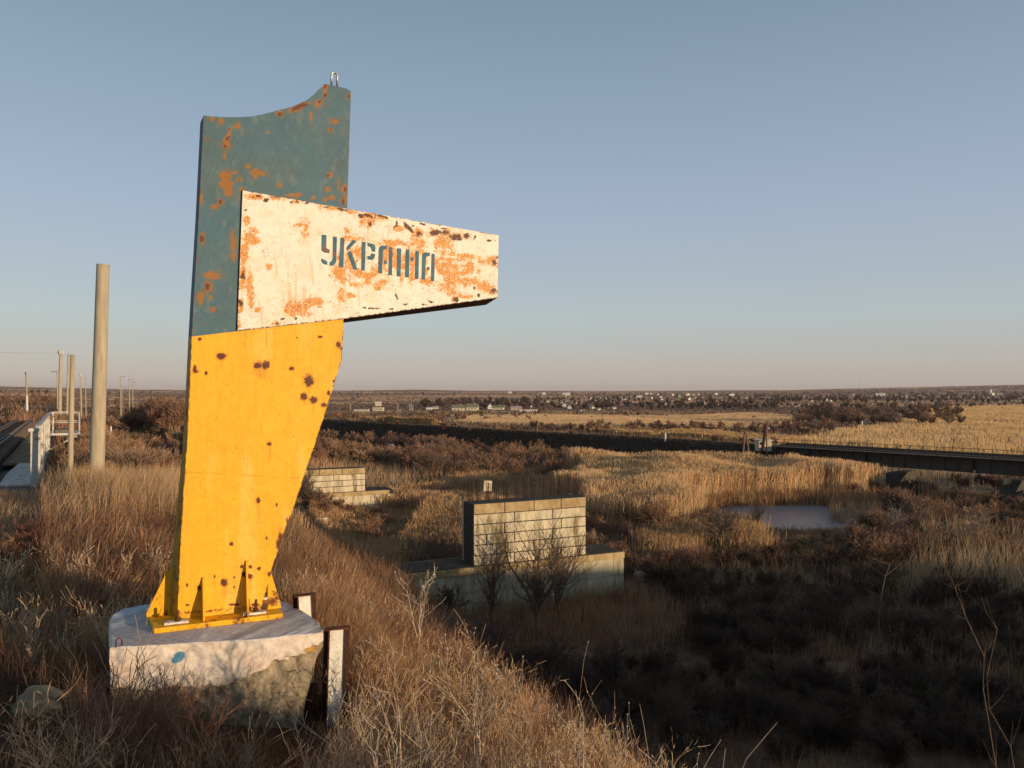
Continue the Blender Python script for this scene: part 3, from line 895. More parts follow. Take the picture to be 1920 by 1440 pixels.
# ------------------------------------------------------------------ whitewashed block under the stele
ZT = ZF - .046
topp = [flat_on(x, y, ZT) for x, y in [(206, 1214), (300, 1209), (400, 1203), (500, 1197), (606, 1186), (604, 1176), (597, 1165), (575, 1150), (555, 1138), (516, 1120), (400, 1124), (294, 1130), (232, 1140), (212, 1150), (205, 1162)]]
cen = sum(topp, Vector()) / len(topp)
mb = MB()
rings = []
for k, (dz, sc) in enumerate([(0, .985), (-.012, 1.0), (-.12, 1.0), (-.24, .995), (-.36, .99), (-.5, .975), (-.66, .95), (-.95, .94)]):
    ring = []
    for i, p in enumerate(topp):
        q = cen + (p - cen) * sc
        if i in (3, 4, 5, 6): q = q - U * (.0 if k < 3 else .045 * (k - 2) * (1 if i == 4 else .55))
        q = q + Vector((.010 * math.sin(7 * i + 3 * k), .010 * math.cos(5 * i + 4 * k), 0)) * (0 if k < 2 else 1)
        q.z = ZT + dz
        ring.append(q)
    rings.append(ring)
vs = [v for r_ in rings for v in r_]; n = len(topp)
fs = [tuple(range(n))] + [(k * n + i, (k + 1) * n + i, (k + 1) * n + (i + 1) % n, k * n + (i + 1) % n) for k in range(len(rings) - 1) for i in range(n)]
# denser front so plaster can break away
mb.add(vs, fs)
ped = mb.build('concrete_pedestal', M['whitewash'], loc=(cen.x, cen.y, ZT - .6))
bpy.context.view_layer.objects.active = ped
bm = bmesh.new(); bm.from_mesh(ped.data)
bmesh.ops.subdivide_edges(bm, edges=list(bm.edges), cuts=13, use_grid_fill=True)
bm.normal_update()
bmesh.ops.subdivide_edges(bm, edges=list({e for f in bm.faces if f.normal.dot(-NB) > .6 for e in f.edges}), cuts=1, use_grid_fill=True)
bmesh.ops.triangulate(bm, faces=[f for f in bm.faces if len(f.verts) > 4])
Vp = np.array([v.co for v in bm.verts]) + np.array(ORG[ped.name])
fu = (Vp - np.array(P0)) @ np.array(U); fz = Vp[:, 2] - ZT
# broken plaster: lower right of the front face
brk = sstep(-.02, .03, (fu - .82) * .8 + (-fz - .22) * 1.6 + .55 * (fbm(fu * 4.1, fz * 4.1, 120, 4) - .5)) * sstep(.06, .09, -fz + .03 * (fbm(fu * 9, fz * 9, 133, 3) - .5))
brk = np.maximum(brk, sstep(-.03, .03, -fz - .37 + .22 * (fbm(fu * 4, fz * 4, 121, 4) - .5)))
brk = brk * (fz < -.03)
nz_ = fbm(fu * 9, fz * 9 + Vp[:, 1] * 4, 122, 4) - .5
cc = np.array(cen)
for i, v in enumerate(bm.verts):
    w3 = Vp[i]
    if fz[i] < -.02:
        off = -NB.copy() * (-.030 * brk[i] + (.02 + .05 * brk[i]) * nz_[i])
        v.co += off
    elif fz[i] > -.003:
        v.co.z += .012 * nz_[i] * 1.5
col = np.array((.70, .62, .54)) * (.88 + .25 * fbm(fu * 2.5, fz * 2.5, 123, 4))[:, None]
pink = sstep(.4, .65, fbm(fu * 1.6, fz * 2.6, 124, 3))
col = mix(col, (.72, .54, .43), .6 * pink)
gy = np.array((.29, .24, .17)) * (.45 + 1.1 * fbm(fu * 9, fz * 9, 125, 5))[:, None]
col = col * (1 - brk[:, None]) + gy * brk[:, None]
top_ = sstep(-.006, -.001, fz)
tc_ = np.array((.60, .59, .60)) * (.72 + .5 * fbm(Vp[:, 0] * 4, Vp[:, 1] * 7, 126, 5))[:, None]
tc_ = mix(tc_, (.28, .26, .25), .6 * sstep(.5, .62, fbm(Vp[:, 0] * 3, Vp[:, 1] * 9, 127, 4)))
tc_ = mix(tc_, (.16, .30, .50), .75 * sstep(.56, .64, fbm(Vp[:, 0] * 3 + 5, Vp[:, 1] * 5, 128, 3)) * (fu < 0))
col = col * (1 - top_[:, None]) + tc_ * top_[:, None]
crack = (np.abs(fu - 1.27 - .10 * np.sin(fz * 14) - .25 * (fbm(fz * 7, fz * 0, 129, 4) - .5)) < .012) & (fz < -.12)
col[crack] = (.03, .025, .02)
crack2 = (np.abs(fz + .36 + .5 * (fu - 1.0) + .3 * (fbm(fu * 6, fz * 0, 131, 4) - .5)) < .005) & (fu > .85) & (fz < -.16)
crack3 = (np.abs(fu - 1.08 + .3 * (fz + .3) - .2 * (fbm(fz * 6, fz * 0, 132, 4) - .5)) < .007) & (fz < -.25)
col[crack2 | crack3] = (.05, .042, .032)
bsp = (((fu - .0) / .05) ** 2 + ((fz + .115 - .5 * (fu - .0)) / .045) ** 2 + 1.4 * (fbm(fu * 22, fz * 22, 130, 3) - .5)) < 1
col[bsp & (fz < -.01)] = (.10, .26, .42)
ysp = (((fu - 1.06) / .06) ** 2 + ((fz + .14) / .03) ** 2) < 1
col[ysp & (fz < -.01)] = (.42, .26, .08)
bm.to_mesh(ped.data); bm.free()
a_ = ped.data.attributes.new('tint', 'FLOAT_COLOR', 'POINT')
c4 = np.ones((len(col), 4), np.float32); c4[:, :3] = col
a_.data.foreach_set('color', c4.ravel())
ped.data.materials.clear()
M['plaster'] = tinted('old_plaster', rough=.95, spec=.1, bump=.5, bscale=22, var=.16, vscale=18)
ped.data.materials.append(M['plaster'])
tag(ped, 'whitewashed concrete block with cracked plaster carrying the border sign', 'plinth')
for (x, y) in ((223, 1212), (597, 1172), (535, 1122)):
    q = flat_on(x, y, ZT)
    mb = MB(); s_ = .022
    pts = [q + U * -s_ + Vector((0, 0, -.05))] + [q + U * (-s_ * math.cos(math.pi * k / 6)) + NB * .01 * k / 6 + Vector((0, 0, .045 + s_ * math.sin(math.pi * k / 6))) for k in range(7)] + [q + U * s_ + Vector((0, 0, -.05))]
    mb.tube(pts, .006, 6)
    mb.build('lifting_loop', M['rust'], ped)

# ------------------------------------------------------------------ steel posts beside the block


def hpost(name, label, xc, ytop, ybot, D, wpx, lean=0, rot=.35):
    top_ = P(xc, ytop, D); bot = P(xc - lean, ybot, D); w = wpx / F * D
    o = empty(name, bot, label, 'post', 'steel posts beside the block')
    ux = Vector((math.cos(rot), math.sin(rot), 0)); uy = Vector((-math.sin(rot), math.cos(rot), 0))
    ax = (top_ - bot) + Vector((0, 0, .0)); dn = -ax.normalized() * .5; ax = ax - dn; b0 = bot + dn
    fl = w * .55
    mb = MB()
    mb.obox(b0 - ux * w * .30 + uy * .010, ux * w * .60, uy * .012, ax)
    mb.build('web', M['steelwhite'], o)
    for sgn in (-1, 1):
        mb = MB()
        mb.obox(b0 + ux * (sgn * w * .30 - (.012 if sgn < 0 else 0)) - uy * fl * .08, ux * .012, uy * fl, ax)
        # lip turned outwards
        mb.obox(b0 + ux * (sgn * w * .30 + (-w * .16 - .012 if sgn < 0 else .012)) + uy * fl * .45, ux * w * .16, uy * .010, ax)
        mb.build('flange', M['rustdark'], o)
    mb = MB(); mb.obox(top_ - ux * w * .5 - uy * fl * .2, ux * w, uy * fl * .8, Vector((0, 0, .008)))
    mb.build('top_edge', M['rust'], o)
    return o


hpost('steel_post', 'tall rusty steel channel post with chalky white web right of the plinth', 633, 1180, 1366, 6.85, 46, lean=6, rot=.30)
hpost('steel_post', 'short rusty steel post with white web behind the plinth corner', 572, 1117, 1185, 7.5, 40, lean=-3, rot=.42)

# rusty scrap and stone left of the block
q = P(165, 1155, 8.1)
mb = MB(); ux = Vector((.92, .38, 0)); uy = Vector((-.38, .92, 0))
mb.prism([q + ux * -.13, q + ux * -.12 + Vector((0, 0, .09)), q + ux * -.02 + Vector((0, 0, .13)), q + ux * .16 + Vector((0, 0, .16)), q + ux * .17 + Vector((0, 0, .13)), q + ux * .02 + Vector((0, 0, .09)), q + ux * -.03 + Vector((0, 0, .0))], uy * .09)
mb.tube([q + ux * .12 + Vector((0, 0, .12)), q + ux * .13 + uy * .02 + Vector((0, 0, -.1))], .008, 6)
tag(mb.build('scrap_iron', M['rust'], loc=q), 'rusty bent scrap of sheet iron lying in the dark grass', 'scrap metal')


def rock(name, c, r_, label, seed=0, mat='stone', squash=.6):
    bm = bmesh.new(); bmesh.ops.create_icosphere(bm, subdivisions=4, radius=1)
    for v in bm.verts:
        p = v.co
        n_ = float(fbm(p.x * 1.3 + seed, p.y * 1.3 + p.z * 1.7, seed, 4)) - .5
        v.co = Vector((p.x * r_[0], p.y * r_[1], p.z * r_[2])) * (1 + .55 * n_)
    me = bpy.data.meshes.new(name); bm.to_mesh(me); bm.free(); me.materials.append(M[mat])
    return tag(link(name, me, c), label, 'rock')


rock('rock', (P(72, 1318, 5.6)), (.18, .13, .11), 'yellowish lump of stone half buried in twigs at lower left', 3)
rock('rock', (P(652, 1374, 6.6) - Vector((0, 0, .05))), (.15, .12, .07), 'pale flat rock at the foot of the tall white post', 5)

# ------------------------------------------------------------------ concrete and catenary poles on the left


def pole(label, bx, D, tx, ty, r0, r1, arm=0, name='catenary_pole', mat='pole', by=None, cap=False, group='poles along the railway', white=False):
    b = P(bx, 900, D); b.z = gh(b.x, b.y) - .3
    if by is not None: b = P(bx, by, D)
    t = P(tx, ty, D)
    o = empty(name, b, label, 'pole', group)
    k0 = b - (t - b) * .02
    mb = MB(); n = 7
    mb.tube([k0 + (t - k0) * (i / n) for i in range(n + 1)], [r0 + (r1 - r0) * i / n for i in range(n + 1)], 20)
    mb.build('shaft', M[mat], o, smooth=True)
    if arm:
        mb = MB(); a = t - Vector((0, 0, .25)); w = arm / F * D
        mb.tube([a, a + Vector((w, 0, .05))], .06, 6)
        mb.build('crossarm', M['steel'], o)
    if cap:
        mb = MB(); mb.tube([t + Vector((0, 0, -.25)), t + Vector((0, 0, .25))], r1 * 1.9, 8)
        mb.build('insulator', M['parapet'], o)
    if white:
        mb = MB(); mb.tube([b + (t - b) * .02, b + (t - b) * .42], r0 * 1.5, 10)
        mb.build('painted_foot', M['steelwhite'], o)
    return o


pole('thick bare concrete pole standing nearest in the dry grass left of the stele', 180, 28.3, 193, 496, .265, .215)
pole('slim pale concrete pole just left of the thick nearest pole', 131, 31, 136, 665, .112, .085)
pole('round concrete pole rising behind the white bridge parapet, rounded top', 111.5, 115, 114, 661, .27, .22, cap=True)
pole('thin grey pole between the two concrete poles behind the parapet', 125, 140, 128, 664, .20, .14)
pole('thin pole with white painted foot standing beyond the tracks at far left', 50.5, 150, 49, 700, .16, .12, cap=True, white=True, by=772)
pole('thin pole with an arm pointing left, tight beside the round-topped pole', 107.5, 170, 107.5, 695, .17, .14, arm=-12)
pole('small far pole right of the slim pole, taller of a pair', 152, 215, 151, 703, .2, .16, cap=True)
pole('small far pole right of the slim pole, thinner of a pair', 161, 215, 160, 706, .14, .1)
pole('distant mast with an arm pointing right, tallest of the far row', 226.5, 330, 226, 705, .26, .2, arm=9)
pole('distant mast with a right-hand arm in the middle of the far row', 242.5, 350, 242, 711, .22, .18, arm=8)
pole('distant mast with a right-hand arm at the right end of the far row', 249, 370, 248.5, 716, .2, .16, arm=7)
pole('very small distant mast between the tallest far mast and the middle one', 230, 420, 229.8, 725, .16, .12, arm=7)

mb = MB(); mb.tube([P(113.5, 662, 115), P(60, 662.5, 108), P(-60, 659, 96)], .012, 4)
tag(mb.build('overhead_wire', M['steel'], loc=P(113.5, 662, 115)), 'thin overhead wire running left from the round-topped pole', 'wire')

# ------------------------------------------------------------------ railway bridge on the left
A3 = Vector((DK_A[0], DK_A[1], 0)); L3 = Vector((DK_L[0], DK_L[1], 0)); O3 = Vector((DK_O[0], DK_O[1], 0))


def dk(s_, l_, z): return O3 + A3 * s_ + L3 * l_ + Vector((0, 0, z))


br = empty('railway_bridge', dk(14, 0, -3.9), 'railway bridge deck with timber walkway and pale sheet parapet at left edge', 'bridge')
mb = MB(); mb.obox(dk(8.5, .15, -3.84), A3 * 33, L3 * 1.6, Vector((0, 0, .0)) + Vector((0, 0, .05)))
for k in range(74):          # planks with gaps
    mb.obox(dk(8.6 + k * .41, .12 + .04 * math.sin(k * 2.3), -3.79 + .012 * math.sin(k * 1.7)), A3 * .37, L3 * (1.42 + .05 * math.sin(k * 3.1)), Vector((0, 0, .05)))
mb.build('walkway', M['plank'], br)
mb = MB()
for k in range(6):           # sheet parapet, bent at its ragged near end
    z0 = -3.85; h = 2.32 - .03 * k
    a_s = .0 + k * 4.1
    mb.obox(dk(a_s, -.05 - .04 * (k % 2), z0), A3 * 4.0, L3 * .03, Vector((0, 0, h)))
    mb.obox(dk(a_s, -.16, z0), A3 * .12, L3 * .22, Vector((0, 0, h + .02)))
mb.obox(dk(0, -.14, -1.55), A3 * 24.5, L3 * .18, Vector((0, 0, .06)))
mb.build('parapet', M['parapet'], br)
mb = MB(); mb.obox(dk(-.25, -.15, -4.2), A3 * .25, L3 * .35, Vector((0, 0, 2.62))); mb.obox(dk(-.33, -.22, -1.72), A3 * .40, L3 * .5, Vector((0, 0, .12)))
mb.build('end_post', M['parapet'], br)
mb = MB()                    # torn sheet at the foot
tp = [dk(-.4, -.18, -4.3), dk(1.6, -.2, -4.5), dk(2.2, -.22, -3.9), dk(1.3, -.28, -3.4), dk(1.7, -.24, -3.1), dk(.2, -.2, -3.2)]
mb.prism(tp, L3 * .02); mb.build('torn_sheet', M['parapet'], br)
mb = MB()                    # refuge platform with railing
mb.obox(dk(20.5, -1.9, -2.95), A3 * 3.2, L3 * 1.8, Vector((0, 0, .14)))
mb.tube([dk(20.6, -.1, -3.9), dk(20.6, -1.8, -2.97)], .06, 6); mb.tube([dk(23.4, -.1, -3.9), dk(23.4, -1.8, -2.97)], .06, 6)
mb.tube([dk(20.7, -.7, -3.6), dk(20.7, -.75, -5.2), dk(20.7, -1.1, -5.4)], .05, 6); mb.tube([dk(20.7, -.1, -4.4), dk(20.7, -.9, -4.4)], .04, 6); mb.tube([dk(20.7, -.1, -4.9), dk(20.7, -.9, -4.95)], .04, 6)
rp = mb.build('refuge_platform', M['parapet'], br)
mb = MB()
for s_, l_ in ((20.55, -1.85), (23.6, -1.85), (22.1, -1.85), (20.55, -.3), (23.6, -.3)):
    mb.tube([dk(s_, l_, -2.9), dk(s_, l_, -1.45)], .035, 6)
for z in (-1.47, -2.1):
    mb.tube([dk(20.55, -.2, z), dk(20.55, -1.85, z), dk(23.6, -1.85, z), dk(23.6, -.2, z)], .03, 6)
mb.build('railing', M['parapet'], rp)
mb = MB(); mb.obox(dk(21, -1.2, -2.8), A3 * 1.8, L3 * .8, Vector((0, 0, .18))); mb.build('rubble_heap', M['ballast'], br)
mb = MB(); mb.obox(dk(-3.5, -.2, -4.4), A3 * 31, L3 * 7.5, Vector((0, 0, .32))); mb.build('deck', M['steel'], br)
# whitewashed apron
mb = MB(); ap = [dk(.3, .1, -4.0), dk(.6, 1.35, -4.0), dk(4.2, 1.3, -3.86), dk(8.4, 1.0, -3.74), dk(8.4, .1, -3.74)]
mb.prism(ap, (0, 0, -.3)); tag(mb.build('concrete_apron', M['whitewash'], loc=ap[0]), 'whitewashed concrete slab on the ground where the walkway ends', 'slab')


def track(l0, s0, s1, label, zt=-3.5):
    o = empty('railway_track', dk(s0, l0 + 1.3, zt), label, 'track', 'railway tracks at left')
    mb = MB(); k = 0; s_ = s0
    while s_ < s1:
        j = .05 * math.sin(k * 5.3); w = .26
        mb.obox(dk(s_, l0 + j, zt - .12 - (.15 if s_ > 29 else 0)), A3 * w, L3 * 2.7, Vector((0, 0, .24)))
        s_ += .62; k += 1
    mb.build('sleepers', M['timber'], o)
    for lr in (.58, 2.10):
        mb = MB()
        mb.obox(dk(s0, l0 + lr, zt + .12), A3 * (s1 - s0), L3 * .14, Vector((0, 0, .03)))
        mb.obox(dk(s0, l0 + lr + .055, zt + .15), A3 * (s1 - s0), L3 * .03, Vector((0, 0, .12)))
        mb.obox(dk(s0, l0 + lr + .03, zt + .27), A3 * (s1 - s0), L3 * .08, Vector((0, 0, .035)))
        r_ = mb.build('rail', M['rail'], o)
        mb = MB(); mb.obox(dk(s0, l0 + lr + .035, zt + .308), A3 * (s1 - s0), L3 * .07, Vector((0, 0, .004)))
        mb.build('rail_head', M['railtop'], r_)
    mb = MB(); mb.obox(dk(s0, l0 + .9, zt + .13), A3 * 29, L3 * .10, Vector((0, 0, .12))); mb.build('guard_rail', M['rail'], o)


track(1.75, 2.0, 66, 'nearer rail track with protruding timber sleeper ends beside the walkway')
track(6.4, 8.0, 90, 'second rail track farther left, mostly outside the frame')
mb = MB(); mb.obox(dk(12, 4.95, -3.55), A3 * 30, L3 * .9, Vector((0, 0, .10)))
tag(mb.build('snowy_board', M['whitewash'], loc=dk(12, 4.95, -3.55)), 'long pale board lying between the two tracks', 'board')

# ------------------------------------------------------------------ abandoned piers


def brickwall(mb, core, Lc, u, n, width, ztop, rows, rh, seedv, depth=.25, gap=.06, joints=None, batter=0):
    """courses of big concrete blocks along u, face towards -n; thin open joints, dark core behind"""
    rr_ = random.Random(seedv)
    core.obox(Lc + n * .07 + Vector((0, 0, ztop - rows * rh + .003)), u * width, n * (depth - .1), Vector((0, 0, rows * rh - .006)))
    for r_ in range(rows):
        z1 = ztop - r_ * rh
        js = joints[r_ % len(joints)]
        xs = [0] + list(js) + [1]
        for a, b in zip(xs[:-1], xs[1:]):
            o_ = rr_.uniform(-.012, .02)
            mb.obox(Lc + u * (a * width + gap / 2) - n * (.0 - o_) + Vector((0, 0, z1 - rh + gap / 2)), u * ((b - a) * width - gap), n * (.30 - o_), Vector((0, 0, rh - gap)))


def pier(label, Lc, th, width, rows, depth, ztop, right_ext, left_ext, zbase, seedv, rebar, joints):
    u = Vector((math.cos(th), math.sin(th), 0)); n = Vector((-math.sin(th), math.cos(th), 0))
    Lc = Vector((Lc.x, Lc.y, 0)); rh = .603
    c0 = Lc + u * width / 2 + n * depth / 2
    o = empty('bridge_pier', (c0.x, c0.y, zbase), label, 'bridge pier')
    mb = MB(); core = MB()
    brickwall(mb, core, Lc, u, n, width, ztop, rows, rh, seedv, depth=depth - .3, joints=joints)
    # end walls (return blocks)
    for r_ in range(rows):
        z1 = ztop - r_ * rh
        for e_ in (0, 1):
            x0 = Lc + (u * (width - .02) if e_ else u * .02) + n * .31
            for a, b in ((0, .5), (.5, 1)) if r_ % 2 else ((0, .7), (.7, 1)):
                mb.obox(x0 + n * (a * (depth - .32) + .01) + Vector((0, 0, z1 - rh + .011)) - u * (.0 if not e_ else .3), u * .3, n * ((b - a) * (depth - .32) - .02), Vector((0, 0, rh - .022)))
    mb.build('stem', M['conc'], o, bevel=.018)
    mb = MB(); j0 = [0] + list(joints[0]) + [1]
    for a, b in zip(j0[:-1], j0[1:]):
        mb.obox(Lc + u * (a * width + .03) - n * .028 + Vector((0, 0, ztop - rh + .03)), u * ((b - a) * width - .06), n * .02, Vector((0, 0, rh - .035)))
    mb.build('coping_course', M['conccap'], o)
    core.build('mortar', M['concdark'], o)
    zf = ztop - rows * rh
    F0 = Lc - u * left_ext - n * .12; fw = width + left_ext + right_ext; fd = depth + .9
    mb = MB(); k = 0; x = 0
    cuts = [0, .30, .62, .945, 1] if seedv == 1 else [0, .36, .62, .95, 1]
    for a, b in zip(cuts[:-1], cuts[1:]):
        mb.obox(F0 + u * (a * fw + .015) - n * .07 + Vector((0, 0, zf - .40)), u * ((b - a) * fw - .03), n * (fd + .14), Vector((0, 0, .39)))
    mb.build('cap_slab', M['conccap'], o)
    mb = MB(); mb.obox(F0 + u * .12 + n * .06 + Vector((0, 0, zf - .005)), u * (fw - .24), n * (fd - .2), Vector((0, 0, .03))); mb.build('soil_cover', M['soil'], o)
    mb = MB(); core2 = MB()
    nrow = int((zf - .4 - zbase) / 1.05) + 1
    core2.obox(F0 + n * .12 + u * .1 + Vector((0, 0, zbase - .6)), u * (fw - .2), n * (fd - .24), Vector((0, 0, zf - .42 - zbase + .6)))
    cuts = [[0, .12, .25, .40, .56, .70, .83, .945, 1], [0, .19, .33, .48, .63, .78, .945, 1]]
    for r_ in range(nrow):
        z1 = zf - .41 - r_ * 1.05
        cc_ = cuts[r_ % 2]
        for a, b in zip(cc_[:-1], cc_[1:]):
            mb.obox(F0 + u * (a * fw + .012) + Vector((0, 0, z1 - 1.04)) + n * .015 * ((r_ + int(a * 100)) % 3), u * ((b - a) * fw - .024), n * .3, Vector((0, 0, 1.025)))
        mb.obox(F0 + u * (fw - .31) + n * .32 + Vector((0, 0, z1 - 1.04)), u * .3, n * (fd - .4), Vector((0, 0, 1.025)))
        mb.obox(F0 + u * .01 + n * .32 + Vector((0, 0, z1 - 1.04)), u * .3, n * (fd - .4), Vector((0, 0, 1.025)))
    mb.build('foundation', M['conc'], o)
    core2.build('joint_core', M['concdark'], o)  # dark core behind the foundation joints
    rr_ = random.Random(seedv)
    for (f, h) in rebar:
        mb = MB(); bz = ztop - .05; h = h * 1.22; c = Lc + u * (width * f) + n * (depth * .45 + rr_.uniform(-.1, .1)) + Vector((0, 0, bz))
        lx = rr_.uniform(-.06, .06)
        d_ = .17 + rr_.uniform(-.03, .03)
        for s_ in (-1, 1):
            for q in (0, .25):
                mb.tube([c + u * s_ * d_ / 2 + n * q, c + u * (s_ * d_ / 2 + lx * .5) + n * q + Vector((0, 0, h * .6)), c + u * (s_ * d_ / 2 + lx) + n * q + Vector((0, 0, h * rr_.uniform(.88, 1)))], .021, 5)
        for q in range(1, 6):
            z = h * q / 5.5
            mb.tube([c - u * (d_ / 2 + .02) + Vector((0, 0, z)), c + u * (d_ / 2 + .02) + Vector((0, 0, z))], .014, 4)
        mb.build('rebar_cage', M['rebar'], o)
    return o


J1 = [(.263, .52, .766), (.35, .69), (.263, .77), (.11, .35, .69), (.27, .52), (.09, .35, .77)]
Lp = P(888, 946, 45)
pier('near roofless concrete block pier topped by a row of rusty rebar cages', Lp, R(25), 7.58, 6, 1.9, Lp.z, 2.75, 4.2, -14.2, 1,
     [(.0 + .02, 1.15), (.095, 1.15), (.175, 1.0), (.25, 1.05), (.33, 1.15), (.42, 1.15), (.50, 1.2), (.58, 1.15), (.665, 1.2), (.75, 1.25), (.83, 1.2), (.90, 1.25), (.975, 1.25)], J1)
Rp = P(685, 877, 80); u_ = Vector((math.cos(R(25)), math.sin(R(25)), 0)); Lp2 = Rp - u_ * 8.6
pier('farther pale block pier half hidden by the yellow leg of the stele', Lp2, R(25), 8.6, 4, 1.9, Rp.z, 3.0, 2.5, -14.2, 2, [], [(.1, .45, .72), (.2, .62), (.35, .72), (.33, .62)])
# concrete odds and ends by the far pier
def slab(label, px, py, D, sz, rz, mat='conc', tilt=(0, 0), name='concrete_block'):
    c = P(px, py, D)
    mb = MB(); mb.box((0, 0, 0), sz)
    o = mb.build(name, M[mat], loc=(0, 0, 0), bevel=min(sz) * .08)
    o.location = c; o.rotation_euler = (tilt[0], tilt[1], rz)
    return tag(o, label, 'concrete block')


slab('broken pale concrete beam lying in the reeds below the far pier, upper one', 588, 976, 66, (2.2, .7, .45), R(25))
slab('lower pale concrete beam beside the first in the reeds below the far pier', 592, 991, 64, (2.4, .6, .40), R(20))
slab('small upright pale slab standing behind the rebar of the near pier', 914, 911, 74, (.8, .25, 1.0), R(20), tilt=(0, .06))
slab('flat concrete slab tipped on its side in shade right of the near pier', 1192, 1078, 53, (1.3, .8, .2), R(-20), tilt=(.5, .3))
slab('little white marker stone low in the brush right of the near pier', 1277, 1029, 60, (.35, .2, .7), .3, 'steelwhite')
# tiny booth in the pale field
q = P(733, 851, 158); q.z = gh(q.x, q.y)
bo = empty('pump_booth', q, 'tiny white booth with a dark flat roof in the pale reed field', 'booth')
mb = MB(); mb.box((q.x + .2, q.y, q.z + .9), (1.0, 1.0, 1.8)); mb.build('wall', M['wallw'], bo)
mb = MB(); mb.box((q.x, q.y, q.z + 1.9), (1.6, 1.4, .16)); mb.box((q.x - .62, q.y - .5, q.z + .9), (.12, .12, 1.82)); mb.build('roof', M['steel'], bo)

# ------------------------------------------------------------------ far embankment bridge (right)
E3 = Vector((EB_D[0], EB_D[1], 0)); N3 = Vector((EB_N[0], EB_N[1], 0)); O3b = Vector((EB_A[0], EB_A[1], 0))


def eb(s_, n_, z): return O3b + E3 * s_ + N3 * n_ + Vector((0, 0, z))


gb = empty('girder_bridge', eb(0, 2, -13), 'dark steel girder railway bridge with handrail crossing the valley at right', 'bridge')
for nn_ in (.6, 3.6):
    mb = MB()
    for k in range(5):
        s0 = 31.5 - 13.0 * (k + 1) + .08
        if nn_ < 1:
            mb.obox(eb(s0, nn_, -10.0), E3 * 12.84, N3 * .04, Vector((0, 0, 1.75)))
            for j in range(9):
                mb.obox(eb(s0 + .1 + j * 1.57, nn_ - .16, -9.95), E3 * .05, N3 * .16, Vector((0, 0, 1.65)))
            mb.obox(eb(s0, nn_ - .22, -10.05), E3 * 12.84, N3 * .46, Vector((0, 0, .05)))
            mb.obox(eb(s0, nn_ - .22, -8.25), E3 * 12.84, N3 * .46, Vector((0, 0, .05)))
        else:
            mb.obox(eb(s0, nn_, -10.0), E3 * 12.84, N3 * .04, Vector((0, 0, 1.75)))
    mb.build('girder', M['steel'], gb)
mb = MB(); mb.obox(eb(-33, -.7, -8.18), E3 * 64.5, N3 * 1.2, Vector((0, 0, .07))); mb.obox(eb(-33, .7, -8.17), E3 * 64.5, N3 * 3.4, Vector((0, 0, .22))); mb.build('deck', M['timber'], gb)
for k in range(2):
    mb = MB(); mb.obox(eb(-33, 1.5 + 1.55 * k, -7.94), E3 * 64.5, N3 * .08, Vector((0, 0, .16))); mb.build('rail', M['rail'], gb)
mb = MB()
for z in (-7.05, -7.5):
    mb.obox(eb(-33, -.68, z), E3 * 64.5, N3 * .045, Vector((0, 0, .05)))
for k in range(42):
    mb.obox(eb(-33 + k * 1.57, -.68, -8.1), E3 * .055, N3 * .05, Vector((0, 0, 1.08)))
mb.build('handrail', M['rustdark'], gb)
for s_ in (14.6, 1.6, -11.4, -24.4):
    mb = MB()
    mb.obox(eb(s_ - .8, -1.0, -14), E3 * 1.6, N3 * 6.0, Vector((0, 0, 3.3)))
    pr = mb.build('pier', M['concdark'], gb)
    if s_ == 1.6:
        mb = MB(); mb.tube([eb(s_ - .1, -2.1, -10.75), eb(s_ - .1, -1.0, -10.66)], [.22, .42], 14)
        mb.build('cap', M['conccap'], pr)
mb = MB(); mb.obox(eb(31.6, .2, -14), E3 * 2.2, N3 * 5, Vector((0, 0, 5.75))); mb.build('abutment', M['concdark'], gb)

h0 = eb(33.6, -1.6, -8.3)
hut = empty('trackside_hut', h0, 'small cream hut with flat overhanging roof at the left end of the girder bridge', 'hut')
mb = MB(); mb.obox(h0 - Vector((0, 0, .6)), Vector((2.1, -.2, 0)), Vector((.2, 1.6, 0)), Vector((0, 0, 1.55))); mb.build('wall', M['wallc'], hut)
mb = MB(); mb.obox(h0 + Vector((-.15, -.2, .97)), Vector((2.5, -.2, 0)), Vector((.2, 2.0, 0)), Vector((0, 0, .1))); mb.build('roof', M['wallw'], hut)
mb = MB(); mb.obox(h0 + Vector((.5, -.12, .35)), Vector((.5, -.04, 0)), Vector((.0, .06, 0)), Vector((0, 0, .4))); mb.build('window', M['window'], hut)

# A-frame poles by the bridge
q = P(1399, 860, 110); q.z = -13.2
af = empty('aframe_pole', q, 'two-legged wooden pole with short crossbar left of the girder bridge', 'pole', 'poles by the girder bridge')
top_ = P(1397.3, 808.5, 110)
for bx in (1389.5, 1411):
    b = P(bx, 875, 110); b.z = -13.3
    mb = MB(); mb.tube([b, top_ + Vector(((b.x - q.x) * .12, 0, 0))], [.16, .12], 8); mb.build('leg', M['timber'], af)
mb = MB(); mb.tube([P(1389, 807.5, 110), P(1411.7, 810, 110)], .11, 8); mb.build('crossbar', M['timber'], af)
q = P(1436, 860, 113); q.z = -13.2
af = empty('aframe_pole', q, 'tarred wooden pole with slanted strut and white insulator right beside the hut', 'pole', 'poles by the girder bridge')
b = P(1421, 868, 113); b.z = -13.3
mb = MB(); mb.tube([b, P(1435.8, 798, 113)], [.28, .18], 8); mb.build('strut', M['rustdark'], af)
b = P(1438.7, 868, 113); b.z = -13.3
mb = MB(); mb.tube([b, P(1437, 796, 113)], [.12, .1], 8); mb.build('leg', M['timber'], af)
mb = MB(); mb.tube([P(1434, 805.5, 113), P(1445, 804, 113)], .07, 6); mb.build('crossbar', M['timber'], af)
mb = MB(); mb.tube([P(1441, 803.8, 113), P(1441, 801.8, 113)], .13, 8); mb.build('insulator', M['wallw'], af)
